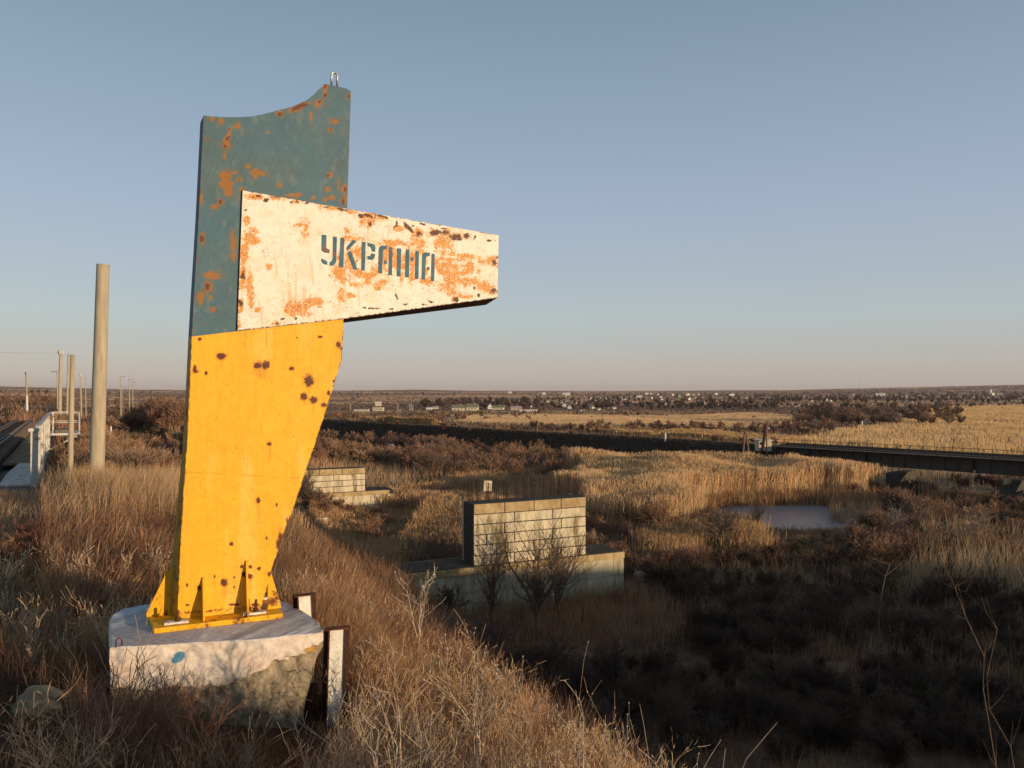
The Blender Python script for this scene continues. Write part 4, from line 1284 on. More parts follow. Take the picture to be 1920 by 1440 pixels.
for (x, y, D, hh, w, lb) in ((1247, 833, 128, 1.9, .16, 'short white marker post on the dark embankment'), (1616, 803, 270, 2.6, .3, 'white marker post far out in the golden field'),
                             (208, 832, 60, 1.5, .07, 'thin white stake in the grass right of the thick pole')):
    b = P(x, y, D); b.z = gh(b.x, b.y) if D != 128 else b.z
    if D == 60: b = ground_hit(207, 835)
    mb = MB(); mb.tube([b - Vector((0, 0, .3)), b + Vector((.03 * hh, 0, hh))], [w, w * .8], 8)
    tag(mb.build('marker_post', M['wallw'], loc=b), lb, 'post')

# ------------------------------------------------------------------ village


def house_template(name, label, w, d, h, rh, wall, roof, gable_front=False, nwin=3, chimney=True, group=None):
    o = empty(name, (0, 0, 0), label, 'house', group)
    mb = MB()
    if gable_front:
        g = [(-w / 2, -d / 2, -1), (w / 2, -d / 2, -1), (w / 2, -d / 2, h), (0, -d / 2, h + rh), (-w / 2, -d / 2, h)]
        mb.prism([Vector(p) for p in g], (0, d, 0)); mb.build('wall', M[wall], o)
        mb = MB(); e = .3; t = .15
        for s_ in (-1, 1):
            a = Vector((s_ * (w / 2 + e), -d / 2 - e, h - e * rh / (w / 2) + .01)); b = Vector((0, -d / 2 - e, h + rh + .01))
            mb.add([a, b, b + Vector((0, d + 2 * e, 0)), a + Vector((0, d + 2 * e, 0)), a + Vector((0, 0, t)), b + Vector((0, 0, t)), b + Vector((0, d + 2 * e, t)), a + Vector((0, d + 2 * e, t))],
                   [(0, 1, 2, 3), (4, 5, 6, 7), (0, 1, 5, 4), (1, 2, 6, 5), (2, 3, 7, 6), (3, 0, 4, 7)])
    else:
        g = [(-w / 2, -d / 2, -1), (-w / 2, d / 2, -1), (-w / 2, d / 2, h), (-w / 2, 0, h + rh), (-w / 2, -d / 2, h)]
        mb.prism([Vector(p) for p in g], (w, 0, 0)); mb.build('wall', M[wall], o)
        mb = MB(); e = .35; t = .15
        for s_ in (-1, 1):
            a = Vector((-w / 2 - e, s_ * (d / 2 + e), h - e * rh / (d / 2) + .01)); b = Vector((-w / 2 - e, 0, h + rh + .01)); q = Vector((w + 2 * e, 0, 0))
            mb.add([a, b, b + q, a + q, a + Vector((0, 0, t)), b + Vector((0, 0, t)), b + q + Vector((0, 0, t)), a + q + Vector((0, 0, t))],
                   [(0, 1, 2, 3), (4, 5, 6, 7), (0, 1, 5, 4), (1, 2, 6, 5), (2, 3, 7, 6), (3, 0, 4, 7)])
    rf = mb.build('roof', M[roof], o)
    if chimney:
        mb = MB(); mb.box((w * .18, .1, h + rh + .2), (.5, .5, 1.2)); mb.build('chimney', M['wallw'], rf)
    for k in range(nwin):
        mb = MB(); x = (k + .5) / nwin * w * .8 - w * .4
        mb.box((x, -d / 2 - .02, h * .55), (.9, .06, 1.0)); mb.build('window', M['window'], o)
    return o


VG = 'houses of the distant village'
GEN = {}
TPL = {}
spec = {'wl': ('village_house', 9, 7, 2.8, 2.2, 'wallw', 'roofg', False, 3), 'wg': ('village_house', 7, 8, 3.0, 3.0, 'wallw', 'roofg', True, 2),
        'cg': ('village_house', 10, 7, 2.8, 2.6, 'wallc', 'roofgr', False, 3), 'tg': ('village_house', 7.5, 8, 3.4, 4.2, 'wallt', 'roofp', True, 2),
        'ww': ('village_house', 9, 6, 2.6, 1.6, 'wallw', 'wallw', False, 2), 'gg': ('village_house', 8, 8, 3.0, 4.2, 'roofgr', 'roofgr', True, 1),
        'pp': ('village_house', 11, 7, 2.4, 2.0, 'wallc', 'roofp', False, 2)}
GL_ = {'wl': 'small white house with grey ridge roof among the trees of the distant village', 'wg': 'small house with bright white gable among the trees of the distant village',
       'cg': 'small cream house with green-grey roof in the distant village', 'tg': 'tall tan gabled house in the distant village', 'ww': 'small all-white house with pale roof in the distant village',
       'gg': 'tall house with green-grey gable in the distant village', 'pp': 'cream house with pinkish roof in the distant village'}


def village_house(kind, x, yb, wpx, hpx=None, label=None, rz=None, name=None):
    nm, w, d, h, rh, wm, rm, gf, nw = spec[kind]
    g = ground_hit(x, max(yb, 741.5))
    if yb < 741.5:
        g = Vector(P(x, yb, 1500 + (741.5 - yb) * 180)); g.z = gh(g.x, g.y) if False else g.z
        g.z = max(g.z, gh(g.x, g.y) - .5)
    sc = wpx / F * g.y / w
    if kind not in TPL:
        o = house_template(nm, GL_[kind], w, d, h, rh, wm, rm, gf, nw)
        TPL[kind] = o
    else:
        o = dup(TPL[kind], g)
    o.location = g
    sz = sc if hpx is None else hpx / F * g.y / (h + rh)
    o.scale = (sc, sc, sz)
    o.rotation_euler = (0, 0, rz if rz is not None else random.uniform(.0, .9))
    o['label'] = label or GL_[kind]; o['group'] = VG
    if not label: GEN.setdefault(kind, []).append((g.x / g.y, o))
    return o


NEAR = [('cg', 860, 770, 24, 11, 'cream house with long green-grey roof, left of two big front row village houses'),
        ('cg', 886, 770, 22, 13, 'cream house with steep green roof and white chimney in the village front row'),
        ('wg', 919, 767, 9, 10, 'narrow white gable attached left of a low green roof in the village front row'),
        ('cg', 934, 768, 22, 8, 'low wide house with green roof right of the narrow white gable'),
        ('pp', 968, 771, 20, 9, 'cream house with pale pink roof left of the long white wall'),
        ('pp', 1057, 757, 17, 6, 'low house with pinkish roof right of the big green gable'),
        ('gg', 1043, 759, 13, 10, 'big green-brown gable with white chimney, above the long white wall'),
        ('ww', 1056, 763, 11, 5, 'small house with bright white roof below the pinkish roof'),
        ('wg', 1068, 767, 7, 7, 'small white-grey gable standing alone right of the bright white roof'),
        ('gg', 1272, 754, 9, 10, 'tall narrow green-yellow gable in the middle of the village'),
        ('tg', 1298, 759, 10, 12, 'tallest tan-pink gable at the front edge of the village centre'),
        ('ww', 1200, 748, 10, 6, 'squarish white house left of the village centre'),
        ('ww', 1062, 740, 14, 4, 'long bright white farm building on the skyline above the village'),
        ('ww', 1020, 739, 6, 3, 'small white farm building on the skyline left of the long bright one'),
        ('ww', 956, 737, 6, 3, 'smallest white building on the skyline, far left'),
        ('wg', 1724, 748, 9, 9, 'cream gabled house, largest of the gables above the golden field at right'),
        ('ww', 1650, 741, 16, 4, 'long white building at the right part of the village'),
        ('wl', 1874, 740, 9, 4, 'pale long building right of the white steeple'),
        ('ww', 805, 768, 11, 4, 'low pale sheds at the left end of the village, first'),
        ('pp', 817, 767, 11, 5, 'low pinkish shed second from the left end of the village')]
for k, x, y, w, h, lb in NEAR:
    village_house(k, x, y, w, h, lb, rz=random.uniform(-.12, .12) - math.atan2(x - 960, F) * .6)
Z8 = [(40, 225, 25, 'wg'), (90, 218, 25, 'wg'), (165, 175, 35, 'wl'), (240, 175, 40, 'pp'), (310, 300, 80, 'wl'), (410, 290, 50, 'pp'), (455, 205, 35, 'wg'), (530, 215, 40, 'ww'), (580, 190, 35, 'wg'), (545, 150, 30, 'ww'),
      (595, 220, 35, 'ww'), (380, 140, 60, 'cg'), (440, 135, 40, 'cg'), (660, 290, 40, 'wg'), (740, 295, 90, 'pp'), (745, 160, 40, 'wg'), (820, 190, 70, 'gg'), (955, 150, 50, 'ww'), (970, 225, 50, 'wg'), (1025, 160, 50, 'wl'),
      (1035, 215, 36, 'wg'), (1060, 192, 30, 'ww'), (1100, 150, 30, 'ww'), (1120, 200, 35, 'wg'), (1175, 285, 50, 'wg'), (1300, 170, 25, 'ww'), (1345, 145, 45, 'ww'), (1270, 220, 35, 'ww'), (1380, 295, 80, 'pp'),
      (1400, 285, 40, 'wg'), (1520, 280, 60, 'ww'), (1565, 165, 70, 'ww'), (1435, 235, 40, 'wl'), (1630, 255, 42, 'wg'), (1750, 162, 20, 'ww'), (1760, 200, 40, 'wl'), (1785, 262, 40, 'wg'), (920, 180, 60, 'tg'), (690, 180, 24, 'wl'), (1215, 185, 34, 'pp')]
for a, b, w, k in Z8:
    village_house(k, 1160 + a / 7.385, 720 + b / 7.385, w / 7.385 * .9)
Z7 = [(690, 165, 60, 'wl'), (755, 170, 40, 'ww'), (700, 240, 30, 'wg'), (935, 170, 45, 'wl'), (1275, 160, 20, 'wg'), (1325, 190, 30, 'wg'), (1395, 295, 40, 'wl'), (1430, 290, 26, 'wg'), (1555, 260, 90, 'wl'), (1645, 280, 60, 'wl'),
      (1770, 255, 60, 'pp'), (1850, 265, 70, 'wl'), (1590, 150, 26, 'wg'), (1655, 130, 36, 'wg'), (1520, 130, 60, 'ww'), (1740, 130, 50, 'wl'), (1880, 190, 40, 'wl'), (1195, 90, 80, 'pp'), (360, 225, 60, 'ww'), (290, 310, 40, 'wl'), (400, 320, 30, 'wl'), (180, 310, 60, 'cg')]
for a, b, w, k in Z7:
    village_house(k, 900 + a / 7.385, 731 + b / 7.385, w / 7.385 * .9)
ZR = [(220, 92, 10, 'ww'), (335, 92, 10, 'ww'), (390, 128, 14, 'wg'), (495, 120, 16, 'wg'), (525, 127, 16, 'wg'), (300, 155, 12, 'ww'), (358, 156, 34, 'wl'), (1060, 94, 20, 'wg'), (1237, 100, 20, 'wg'), (1298, 110, 18, 'wg'), (1370, 100, 12, 'wg'),
      (1382, 100, 12, 'wg'), (1473, 86, 8, 'ww'), (1532, 95, 10, 'wg'), (1550, 95, 10, 'wg'), (1853, 78, 12, 'wg'), (115, 138, 10, 'ww'), (690, 78, 10, 'ww'), (1268, 134, 10, 'ww'), (1115, 134, 10, 'ww'), (85, 132, 10, 'ww'), (172, 95, 8, 'ww')]
for a, b, w, k in ZR:
    village_house(k, 1420 + a / 3.84, 720 + b / 3.84, w / 3.84)


KW = {'wl': 'small white houses with grey ridge roofs', 'wg': 'small houses with bright white gables', 'cg': 'small cream houses with green-grey roofs', 'tg': 'tan-gabled houses',
      'ww': 'small all-white houses', 'gg': 'green-grey gabled houses', 'pp': 'small cream houses with pinkish roofs'}
for k_, l_ in GEN.items():
    l_.sort(key=lambda t: t[0])
    for i_, (a_, o_) in enumerate(l_):
        n_ = i_ + 1
        o_['label'] = '%d%s from left of the %s in the distant village' % (n_, 'th' if 10 < n_ % 100 < 14 else {1: 'st', 2: 'nd', 3: 'rd'}.get(n_ % 10, 'th'), KW[k_])


def gpt(x, y): return ground_hit(x, y)


def boxbuilding(name, label, x, yb, wpx, hpx, wall, nwin, cat, roof='roofg', extra=None):
    g = gpt(x, yb); w = wpx / F * g.y; h = hpx / F * g.y
    o = empty(name, g, label, cat, VG if cat == 'house' else None)
    mb = MB(); mb.box((g.x, g.y + w * .2, g.z + h / 2 - .5), (w, w * .4, h + 1)); mb.build('wall', M[wall], o)
    mb = MB(); mb.box((g.x, g.y + w * .2, g.z + h + .12), (w * 1.04, w * .46, .2)); mb.build('roof', M[roof], o)
    for k in range(nwin):
        mb = MB(); xx = g.x - w * .42 + w * .84 * (k + .5) / nwin
        mb.box((xx, g.y - .05, g.z + h * .55), (w / nwin * .35, .12, h * .35)); mb.build('window', M['window'], o)
    return o


boxbuilding('white_shed', 'long low white shed standing alone by the road left of the village', 677, 772, 27, 4, 'wallw', 5, 'shed')
bb_ = boxbuilding('filling_station', 'pale cream two-storey flat-roofed building alone on the field left of the village', 709, 771, 20, 7, 'wallc', 4, 'building')
g = ORG[bb_.name]; mb = MB(); mb.box((g.x - .2, g.y + 1.5, g.z + 4.6), (3.6, 2.4, 2.6)); mb.build('upper_storey', M['wallc'], bb_)
mb = MB(); mb.box((g.x - .2, g.y + 1.4, g.z + 6.0), (5.2, 3.2, .22)); mb.build('flat_roof', M['wallw'], bb_)
boxbuilding('white_shed', 'tiny pinkish shed between the cream building and the village', 748, 772, 7, 3.4, 'wallt', 1, 'shed', 'roofp')
boxbuilding('long_wall_building', 'long low bright white building in the village front row', 991, 772, 34, 4, 'wallw', 7, 'house')
# church with steeple
g = Vector(P(1860, 741, 1500)); g.z = max(g.z, gh(g.x, g.y))
ch = empty('church', g, 'white church with pointed steeple at the far right of the village', 'church')
mb = MB(); mb.box((g.x, g.y, g.z + 2), (8, 5, 5)); mb.box((g.x - 3, g.y - 1, g.z + 4), (3, 3, 9)); mb.build('wall', M['wallw'], ch)
mb = MB(); mb.tube([(g.x - 3, g.y - 1, g.z + 8.5), (g.x - 3, g.y - 1, g.z + 13)], [2.0, .1], 8); mb.build('steeple', M['wallw'], ch)
mb = MB(); mb.prism([Vector((g.x - 4.2, g.y - 2.7, g.z + 4.5)), Vector((g.x - 4.2, g.y + 2.7, g.z + 4.5)), Vector((g.x - 4.2, g.y, g.z + 6.4))], (8.4, 0, 0)); mb.build('roof', M['roofg'], ch)
for (x, yt, yb, lb) in ((657, 758, 771, 'lone utility pole left of the white shed'), (768, 757, 771, 'utility pole left of the village, first of a close trio'), (771, 756, 771, 'utility pole left of the village, middle of a close trio'),
                        (774, 760, 771, 'utility pole left of the village, short right one of a close trio'), (746, 757, 771, 'utility pole beside the tiny pinkish shed')):
    g = gpt(x, yb); t = P(x, yt, g.y); mb = MB(); mb.tube([g - Vector((0, 0, .5)), t], [.17, .13], 6); mb.tube([t + Vector((-.7, 0, -.4)), t + Vector((.7, 0, -.4))], .06, 5)
    tag(mb.build('utility_pole', M['wallc'], loc=g), lb, 'pole', 'utility poles by the village')
for x, yt, D in ((1137, 703, 3300), (1612, 706, 3300), (1790, 735, 1500), (877, 729, 3000)):
    g = P(x, 733, D); t = P(x, yt, D); mb = MB(); g.z = gh(g.x, g.y); mb.tube([g, t], [.45, .25], 4)
    tag(mb.build('radio_mast', M['roofg'], loc=g), {1137: 'very thin radio mast on the skyline above the village, left', 1612: 'very thin radio mast on the skyline toward the right', 1790: 'short mast in the trees right of the village gables', 877: 'short thin mast on the hill at the left of the village'}[x], 'mast')

# ------------------------------------------------------------------ vegetation
ped_xy = np.array([((cen + (p - cen) * 1.0).x, (cen + (p - cen) * 1.0).y) for p in topp])


def blocked(X, Y, slope=False):
    l_ = (X - DK_O[0]) * DK_L[0] + (Y - DK_O[1]) * DK_L[1]; s_ = (X - DK_O[0]) * DK_A[0] + (Y - DK_O[1]) * DK_A[1]
    l_ = np.where(s_ > 62, -5, l_)
    es = (X - EB_A[0]) * EB_D[0] + (Y - EB_A[1]) * EB_D[1]; en = (X - EB_A[0]) * EB_N[0] + (Y - EB_A[1]) * EB_N[1]
    b = inside(X, Y, ped_xy) | ((l_ > -.35) & (l_ < 9.5) & (s_ > -5.5)) | (pond_r(X, Y) < .93) | (np.hypot(X, Y) < 2.5)
    b |= (en > -.9) & (en < 6.5) & (es > -60) & (es < 33)
    b |= (en > -8.5) & (en < 4.5) & (es > 26) & (es < 400)
    return b


def scatter(n, az0, az1, d0, d1, mask=None, power=0):
    """roughly even coverage as seen from the viewpoint: log-uniform in distance"""
    out = []; got = 0
    for _ in range(40):
        m_ = n * 2
        az = np.radians(rng.uniform(az0, az1, m_)); u = rng.random(m_)
        D = d0 * (d1 / d0) ** (u ** (1 / (1 + power)))
        X = np.sin(az) * D; Y = np.cos(az) * D
        k = ~blocked(X, Y)
        if mask is not None: k &= mask(X, Y)
        X, Y = X[k], Y[k]
        out.append(np.stack([X, Y], 1)); got += len(X)
        if got >= n: break
    return np.concatenate(out)[:n] if out else np.zeros((0, 2))


def blades(xy, h, w, lean, col, S_=3, prof=None, z=None, plume=None, bend=1.8, face=None):
    n = len(xy)
    t = np.linspace(0, 1, S_ + 1)
    if z is None: z = H(xy[:, 0], xy[:, 1])
    a = rng.uniform(0, 2 * np.pi, n) if face is None else rng.normal(.35, face, n)
    side = np.stack([np.cos(a), np.sin(a), np.zeros(n)], 1)
    if prof is None: prof = (1 - t) ** .6 * .95 + .05
    prof = np.asarray(prof)
    ll = np.hypot(lean[:, 0], lean[:, 1]); up = np.sqrt(np.maximum(.15, 1 - np.minimum(ll, .92) ** 2))
    c = np.zeros((n, S_ + 1, 3))
    c[:, :, 0] = xy[:, 0:1] + (lean[:, 0] * h)[:, None] * t ** bend
    c[:, :, 1] = xy[:, 1:2] + (lean[:, 1] * h)[:, None] * t ** bend
    c[:, :, 2] = (z - .04 * h)[:, None] + (h * up)[:, None] * t
    jit = rng.normal(0, .03, (n, S_ + 1, 2)) * h[:, None, None] * t[None, :, None]
    c[:, :, :2] += jit
    off = side[:, None, :] * (w[:, None] * prof[None, :])[:, :, None] * .5
    V = np.stack([c - off, c + off], 2)              # n,S+1,2,3
    C = np.repeat(np.repeat(col[:, None, None, :], S_ + 1, 1), 2, 2).copy()
    if plume is not None:
        C[:, -2:] = plume[:, None, None, :]
    b = (np.arange(n) * (S_ + 1) * 2)[:, None] + (np.arange(S_) * 2)[None, :]
    q = np.stack([b, b + 1, b + 3, b + 2], -1).reshape(-1, 4)
    return V.reshape(-1, 3), q, C.reshape(-1, 3)


def join(parts):
    V = []; Q = []; C = []; o = 0
    for v, q, c in parts:
        V.append(v); Q.append(q + o); C.append(c); o += len(v)
    return np.concatenate(V), np.concatenate(Q), np.concatenate(C)


def pal(n, cols, wts, var=.18):
    cols = np.array(cols); k = rng.choice(len(cols), n, p=np.array(wts) / sum(wts))
    c = cols[k] * rng.uniform(1 - var, 1 + var, n)[:, None]
    return np.clip(c * (1 + rng.normal(0, .04, (n, 3))), .005, .9)


def tufted(xy, per, spread, hfun, wfun, lean0, leanv, colfn, **kw):
    n = len(xy)
    k = np.repeat(np.arange(n), per)
    P_ = xy[k] + rng.normal(0, 1, (n * per, 2)) * (spread if np.isscalar(spread) else spread[k][:, None])
    D = np.hypot(P_[:, 0], P_[:, 1])
    ok = ~blocked(P_[:, 0], P_[:, 1])
    P_, k, D = P_[ok], k[ok], D[ok]
    tl = rng.normal(0, leanv, (n, 2)) + np.array(lean0)
    lean = tl[k] + rng.normal(0, leanv * .9, (len(k), 2))
    tufts = rng.uniform(.65, 1.25, n)
    h = hfun(P_, D) * tufts[k] * rng.uniform(.45, 1.15, len(k))
    tc = colfn(xy); c = tc[k] * rng.uniform(.75, 1.25, len(k))[:, None]
    return blades(P_, h, wfun(D), lean, np.clip(c, .004, .9), **kw)


def stuff(name, parts):
    V, Q, C = join(parts)
    return tag(npmesh(name, V, Q, M['veg'], C), kind='stuff')


STR = (.56, .36, .20); RUS = (.38, .19, .115); PLE = (.64, .49, .33); GRB = (.24, .17, .12); DKB = (.13, .075, .05)

# 1 dry grass on the bank where the camera stands
ed = lambda X, Y: edge_dist(X, Y)


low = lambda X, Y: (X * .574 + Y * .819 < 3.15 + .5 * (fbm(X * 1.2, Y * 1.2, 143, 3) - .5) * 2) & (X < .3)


def near_col(xy):
    n_ = len(xy); a = pal(n_, [(.47, .27, .145), (.32, .145, .085), (.56, .40, .26), (.22, .15, .105), (.15, .08, .055)], [4, 4, 1.4, 2, 2], .25); b = pal(n_, [(.54, .335, .18), PLE, RUS], [6, 2.4, 2])
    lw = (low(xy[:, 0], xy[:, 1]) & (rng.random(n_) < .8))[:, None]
    a = np.where(lw, pal(n_, [(.10, .062, .044), (.16, .10, .065), (.07, .048, .036)], [3, 2, 2]), a)  # stalks coloured darker here to deepen the heap's shade
    w = sstep(14, 26, np.hypot(xy[:, 0], xy[:, 1]) + 10 * (fbm(xy[:, 0] * .2, xy[:, 1] * .2, 140, 3) - .5))[:, None]
    dk = sstep(.50, .64, fbm(xy[:, 0] * .45, xy[:, 1] * .45, 141, 3))[:, None] * .72
    c = a * (1 - w) + b * w
    return c * (1 - dk) + np.array(DKB) * dk


gp = []
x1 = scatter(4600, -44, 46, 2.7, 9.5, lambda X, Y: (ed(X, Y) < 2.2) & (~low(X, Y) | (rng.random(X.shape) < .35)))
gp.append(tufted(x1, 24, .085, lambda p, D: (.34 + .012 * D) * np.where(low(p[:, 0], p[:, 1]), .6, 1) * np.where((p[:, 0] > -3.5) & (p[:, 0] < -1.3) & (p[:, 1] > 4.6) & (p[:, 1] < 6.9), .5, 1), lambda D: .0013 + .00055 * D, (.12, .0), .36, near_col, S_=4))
x1b = scatter(1500, -44, 46, 2.9, 9, lambda X, Y: ed(X, Y) < 2.0)
gp.append(tufted(x1b, 16, .16, lambda p, D: .16 + 0 * D, lambda D: .002 + .0006 * D, (.1, 0), .7, lambda xy: pal(len(xy), [DKB, RUS, GRB], [3, 2, 2]), S_=2))
# the tall pale mane of grass right of the block, combed over by wind
mane = np.array([(-1.25, 7.0), (-.9, 7.8), (-1.6, 9.4), (-3.0, 11.4), (-3.6, 11.4), (-2.7, 9.0), (-2.0, 7.9), (-1.5, 7.2)])
lo_, hi_ = mane.min(0), mane.max(0)
mx_ = rng.uniform(lo_, hi_, (9000, 2)); mx_ = mx_[inside(mx_[:, 0], mx_[:, 1], mane)][:2400]
gp.append(tufted(mx_, 16, .13, lambda p, D: .62 + 0 * D, lambda D: .0016 + .0005 * D, (.34, -.10), .26, lambda xy: pal(len(xy), [(.49, .29, .155), (.58, .42, .27), (.38, .20, .11)], [4, 1.6, 4], .25), S_=5, bend=2.2))
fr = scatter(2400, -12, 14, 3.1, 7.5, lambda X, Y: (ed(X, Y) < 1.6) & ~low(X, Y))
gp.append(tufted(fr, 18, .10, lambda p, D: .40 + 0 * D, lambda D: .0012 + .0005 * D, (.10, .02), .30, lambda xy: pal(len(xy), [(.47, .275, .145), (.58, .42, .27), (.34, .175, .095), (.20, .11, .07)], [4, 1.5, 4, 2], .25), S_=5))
stuff('dry_grass', gp)
# 2 grass farther along the bank
gp = []
x2 = scatter(7000, -46, -2, 9, 46, lambda X, Y: ed(X, Y) < 5)
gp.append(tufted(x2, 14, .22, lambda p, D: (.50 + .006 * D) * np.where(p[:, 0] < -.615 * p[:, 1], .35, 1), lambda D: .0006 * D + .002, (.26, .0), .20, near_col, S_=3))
x2b = scatter(1700, -40, -18, 19, 36, lambda X, Y: (ed(X, Y) < 3) & (X > -.66 * Y + 2.0))
gp.append(tufted(x2b, 16, .3, lambda p, D: .85 + 0 * D, lambda D: .0006 * D + .002, (.1, 0), .14, lambda xy: pal(len(xy), [STR, PLE, (.5, .33, .17)], [4, 2, 4]), S_=3))
x2c = scatter(3800, -42, -12, 34, 150, lambda X, Y: (ed(X, Y) < 25) & (ed(X, Y) > -9))
gp.append(tufted(x2c, 8, .5, lambda p, D: .8 + .004 * D, lambda D: .0008 * D, (.1, 0), .2, lambda xy: pal(len(xy), [RUS, GRB, STR, DKB], [4, 2, 2, 2]), S_=2))
x2d = scatter(2500, -80, -28, 60, 420, lambda X, Y: (ed(X, Y) < -8))
gp.append(tufted(x2d, 6, 1.2, lambda p, D: .6 + .002 * D, lambda D: .001 * D, (.1, 0), .2, lambda xy: pal(len(xy), [RUS, GRB, (.34, .22, .14), DKB], [3, 2, 2, 2]), S_=2))
stuff('bank_grass', gp)
# 3 rough grass on the slope down into the shaded valley
gp = []
x3 = scatter(5200, -30, 50, 6, 62, lambda X, Y: (ed(X, Y) > 1.5) & (Y < 62))
gp.append(tufted(x3, 13, .25, lambda p, D: .55 + .012 * D, lambda D: .0007 * D + .002, (.05, 0), .28, lambda xy: pal(len(xy), [RUS, GRB, DKB, (.25, .15, .09)], [2, 3, 4, 3]), S_=3))
stuff('slope_grass', gp)


es_ = rng.uniform(30, 290, 7000); en_ = rng.uniform(-8, 0, 7000)
k_ = np.repeat(np.arange(7000), 5)
bX = (EB_A[0] + EB_D[0] * es_ + EB_N[0] * en_)[k_] + rng.normal(0, .35, 35000); bY = (EB_A[1] + EB_D[1] * es_ + EB_N[1] * en_)[k_] + rng.normal(0, .35, 35000)
bD = np.hypot(bX, bY)
stuff('scorched_grass', [blades(np.stack([bX, bY], 1), rng.uniform(.2, .7, 35000), .0007 * bD, rng.normal(0, .2, (35000, 2)), pal(35000, [(.11, .075, .055), (.19, .125, .085), (.06, .045, .037)], [3, 2, 3]), S_=2)])
# 4 valley floor
def vf_col(xy):
    g = sstep(.42, .62, fbm(xy[:, 0] * .05, xy[:, 1] * .06, 150, 4))[:, None]
    a = pal(len(xy), [RUS, GRB, (.36, .23, .14), (.46, .30, .18)], [2, 2, 3, 3]); b = pal(len(xy), [STR, (.52, .35, .19), PLE], [4, 4, 2])
    return a * (1 - g) + b * g


gp = []
x4 = scatter(8200, -24, 40, 40, 135, lambda X, Y: (ed(X, Y) > 4) & ((X - EB_A[0]) * EB_N[0] + (Y - EB_A[1]) * EB_N[1] < -7))
gp.append(tufted(x4, 12, .5, lambda p, D: (1.15 + 1.3 * sstep(.45, .65, fbm(p[:, 0] * .05, p[:, 1] * .06, 150, 4))) * np.where((p[:, 0] > -27) & (p[:, 0] < -9) & (p[:, 1] > 60) & (p[:, 1] < 80), .4, 1) * (1 - .65 * ((p[:, 1] < 80) & (p[:, 1] > 56) & (np.abs(p[:, 0] / p[:, 1] - .39) < .14))), lambda D: .00062 * D, (.05, 0), .15, vf_col, S_=3))
x4b = scatter(7000, -30, 40, 120, 480, lambda X, Y: (ed(X, Y) > 2))
gp.append(tufted(x4b, 7, 1.6, lambda p, D: 1.0 + .0015 * D, lambda D: .0008 * D, (.05, 0), .12, lambda xy: np.clip(ground_col(xy[:, 0], xy[:, 1]) * 1.35, .02, .9), S_=2, face=.5))
stuff('valley_grass', gp)
# 5 golden reeds with plumes
REED = (1, .95, .9, .8, 1.9, .9)


def reeds(poly, n, per, h0, spread, cols, wts, wk=.00036, lean=(.05, 0), near=False, face=.7, prof=REED):
    lo, hi = poly.min(0), poly.max(0)
    q = rng.uniform(lo - 6, hi + 6, (n * 9, 2))
    wx = (fbm(q[:, 0] * .09, q[:, 1] * .09, 163, 3) - .5) * 16; wy = (fbm(q[:, 0] * .09, q[:, 1] * .09, 164, 3) - .5) * 16
    q = q[inside(q[:, 0] + wx, q[:, 1] + wy, poly)][:n]
    k = np.repeat(np.arange(len(q)), per); P_ = q[k] + rng.normal(0, spread, (len(k), 2))
    ok = ~blocked(P_[:, 0], P_[:, 1]) & (pond_r(P_[:, 0], P_[:, 1]) > 1.05)
    if near: ok &= ((P_[:, 0] - EB_A[0]) * EB_N[0] + (P_[:, 1] - EB_A[1]) * EB_N[1]) < -5
    P_, k = P_[ok], k[ok]
    D = np.hypot(P_[:, 0], P_[:, 1])
    hp = .62 + .72 * fbm(P_[:, 0] * .10, P_[:, 1] * .10, 160, 4)
    h = h0 * hp * rng.uniform(.8, 1.1, len(k))
    big = (.80 + .45 * fbm(P_[:, 0] * .035, P_[:, 1] * .05, 166, 4))[:, None]
    h = h * np.where((P_[:, 0] > -27) & (P_[:, 0] < -9) & (P_[:, 1] > 60) & (P_[:, 1] < 80), .42, 1)
    c = (pal(len(q), cols, wts, .07) if near or face > .4 else np.array(cols[0])[None] * np.ones((len(q), 1)))[k] * rng.uniform(.92, 1.08, len(k))[:, None] * big
    pl_ = np.clip(c * np.array((.95, .9, .85)), 0, 1)
    return blades(P_, h, wk * D * rng.uniform(.7, 1.3, len(k)), np.array(lean) + rng.normal(0, .05, (len(k), 2)), c, S_=len(prof) - 1, prof=prof, plume=pl_, face=face)


gp = [reeds(ZG1, 9500, 14, 3.9, .35, [(.66, .47, .275), (.60, .415, .235), (.70, .53, .33)], [4, 4, 2], near=True)]
ZM = np.array([flat(*p) for p in [(550, 1075), (560, 985), (700, 960), (870, 905), (1110, 890), (1110, 960), (890, 985), (860, 1070)]])
gp.append(reeds(ZM, 4200, 12, 2.1, .4, [(.54, .36, .20), (.46, .29, .165), (.62, .45, .27), (.36, .22, .13)], [3, 3, 2, 2]))
ZF2 = np.array([flat(*p) for p in [(1110, 950), (1230, 940), (1390, 985), (1380, 1050), (1250, 1050), (1170, 1010)]])
gp.append(reeds(ZF2, 1500, 11, 1.7, .5, [(.54, .37, .20), (.44, .28, .16)], [3, 2]))
ZE = np.array([flat(*p) for p in [(1100, 890), (1330, 885), (1460, 893), (1350, 905), (1180, 935), (1100, 1000)]])
gp.append(reeds(ZE, 1500, 12, 2.6, .5, [(.44, .28, .14), (.36, .21, .12)], [3, 2], near=True))
pz = []
for k in range(420):
    a = 2 * math.pi * k / 420
    for rr_ in (1.0, 1.12):
        if math.sin(a) < .3 and rng.random() < .45 or math.sin(a) >= .3 and rng.random() < .9:
            pz.append((PONDC[0] + 12.5 * rr_ * math.cos(a) * .97 - 9 * rr_ * math.sin(a) * .24, PONDC[1] + 12.5 * rr_ * math.cos(a) * .24 + 9 * rr_ * math.sin(a) * .97))
pz = np.array(pz)
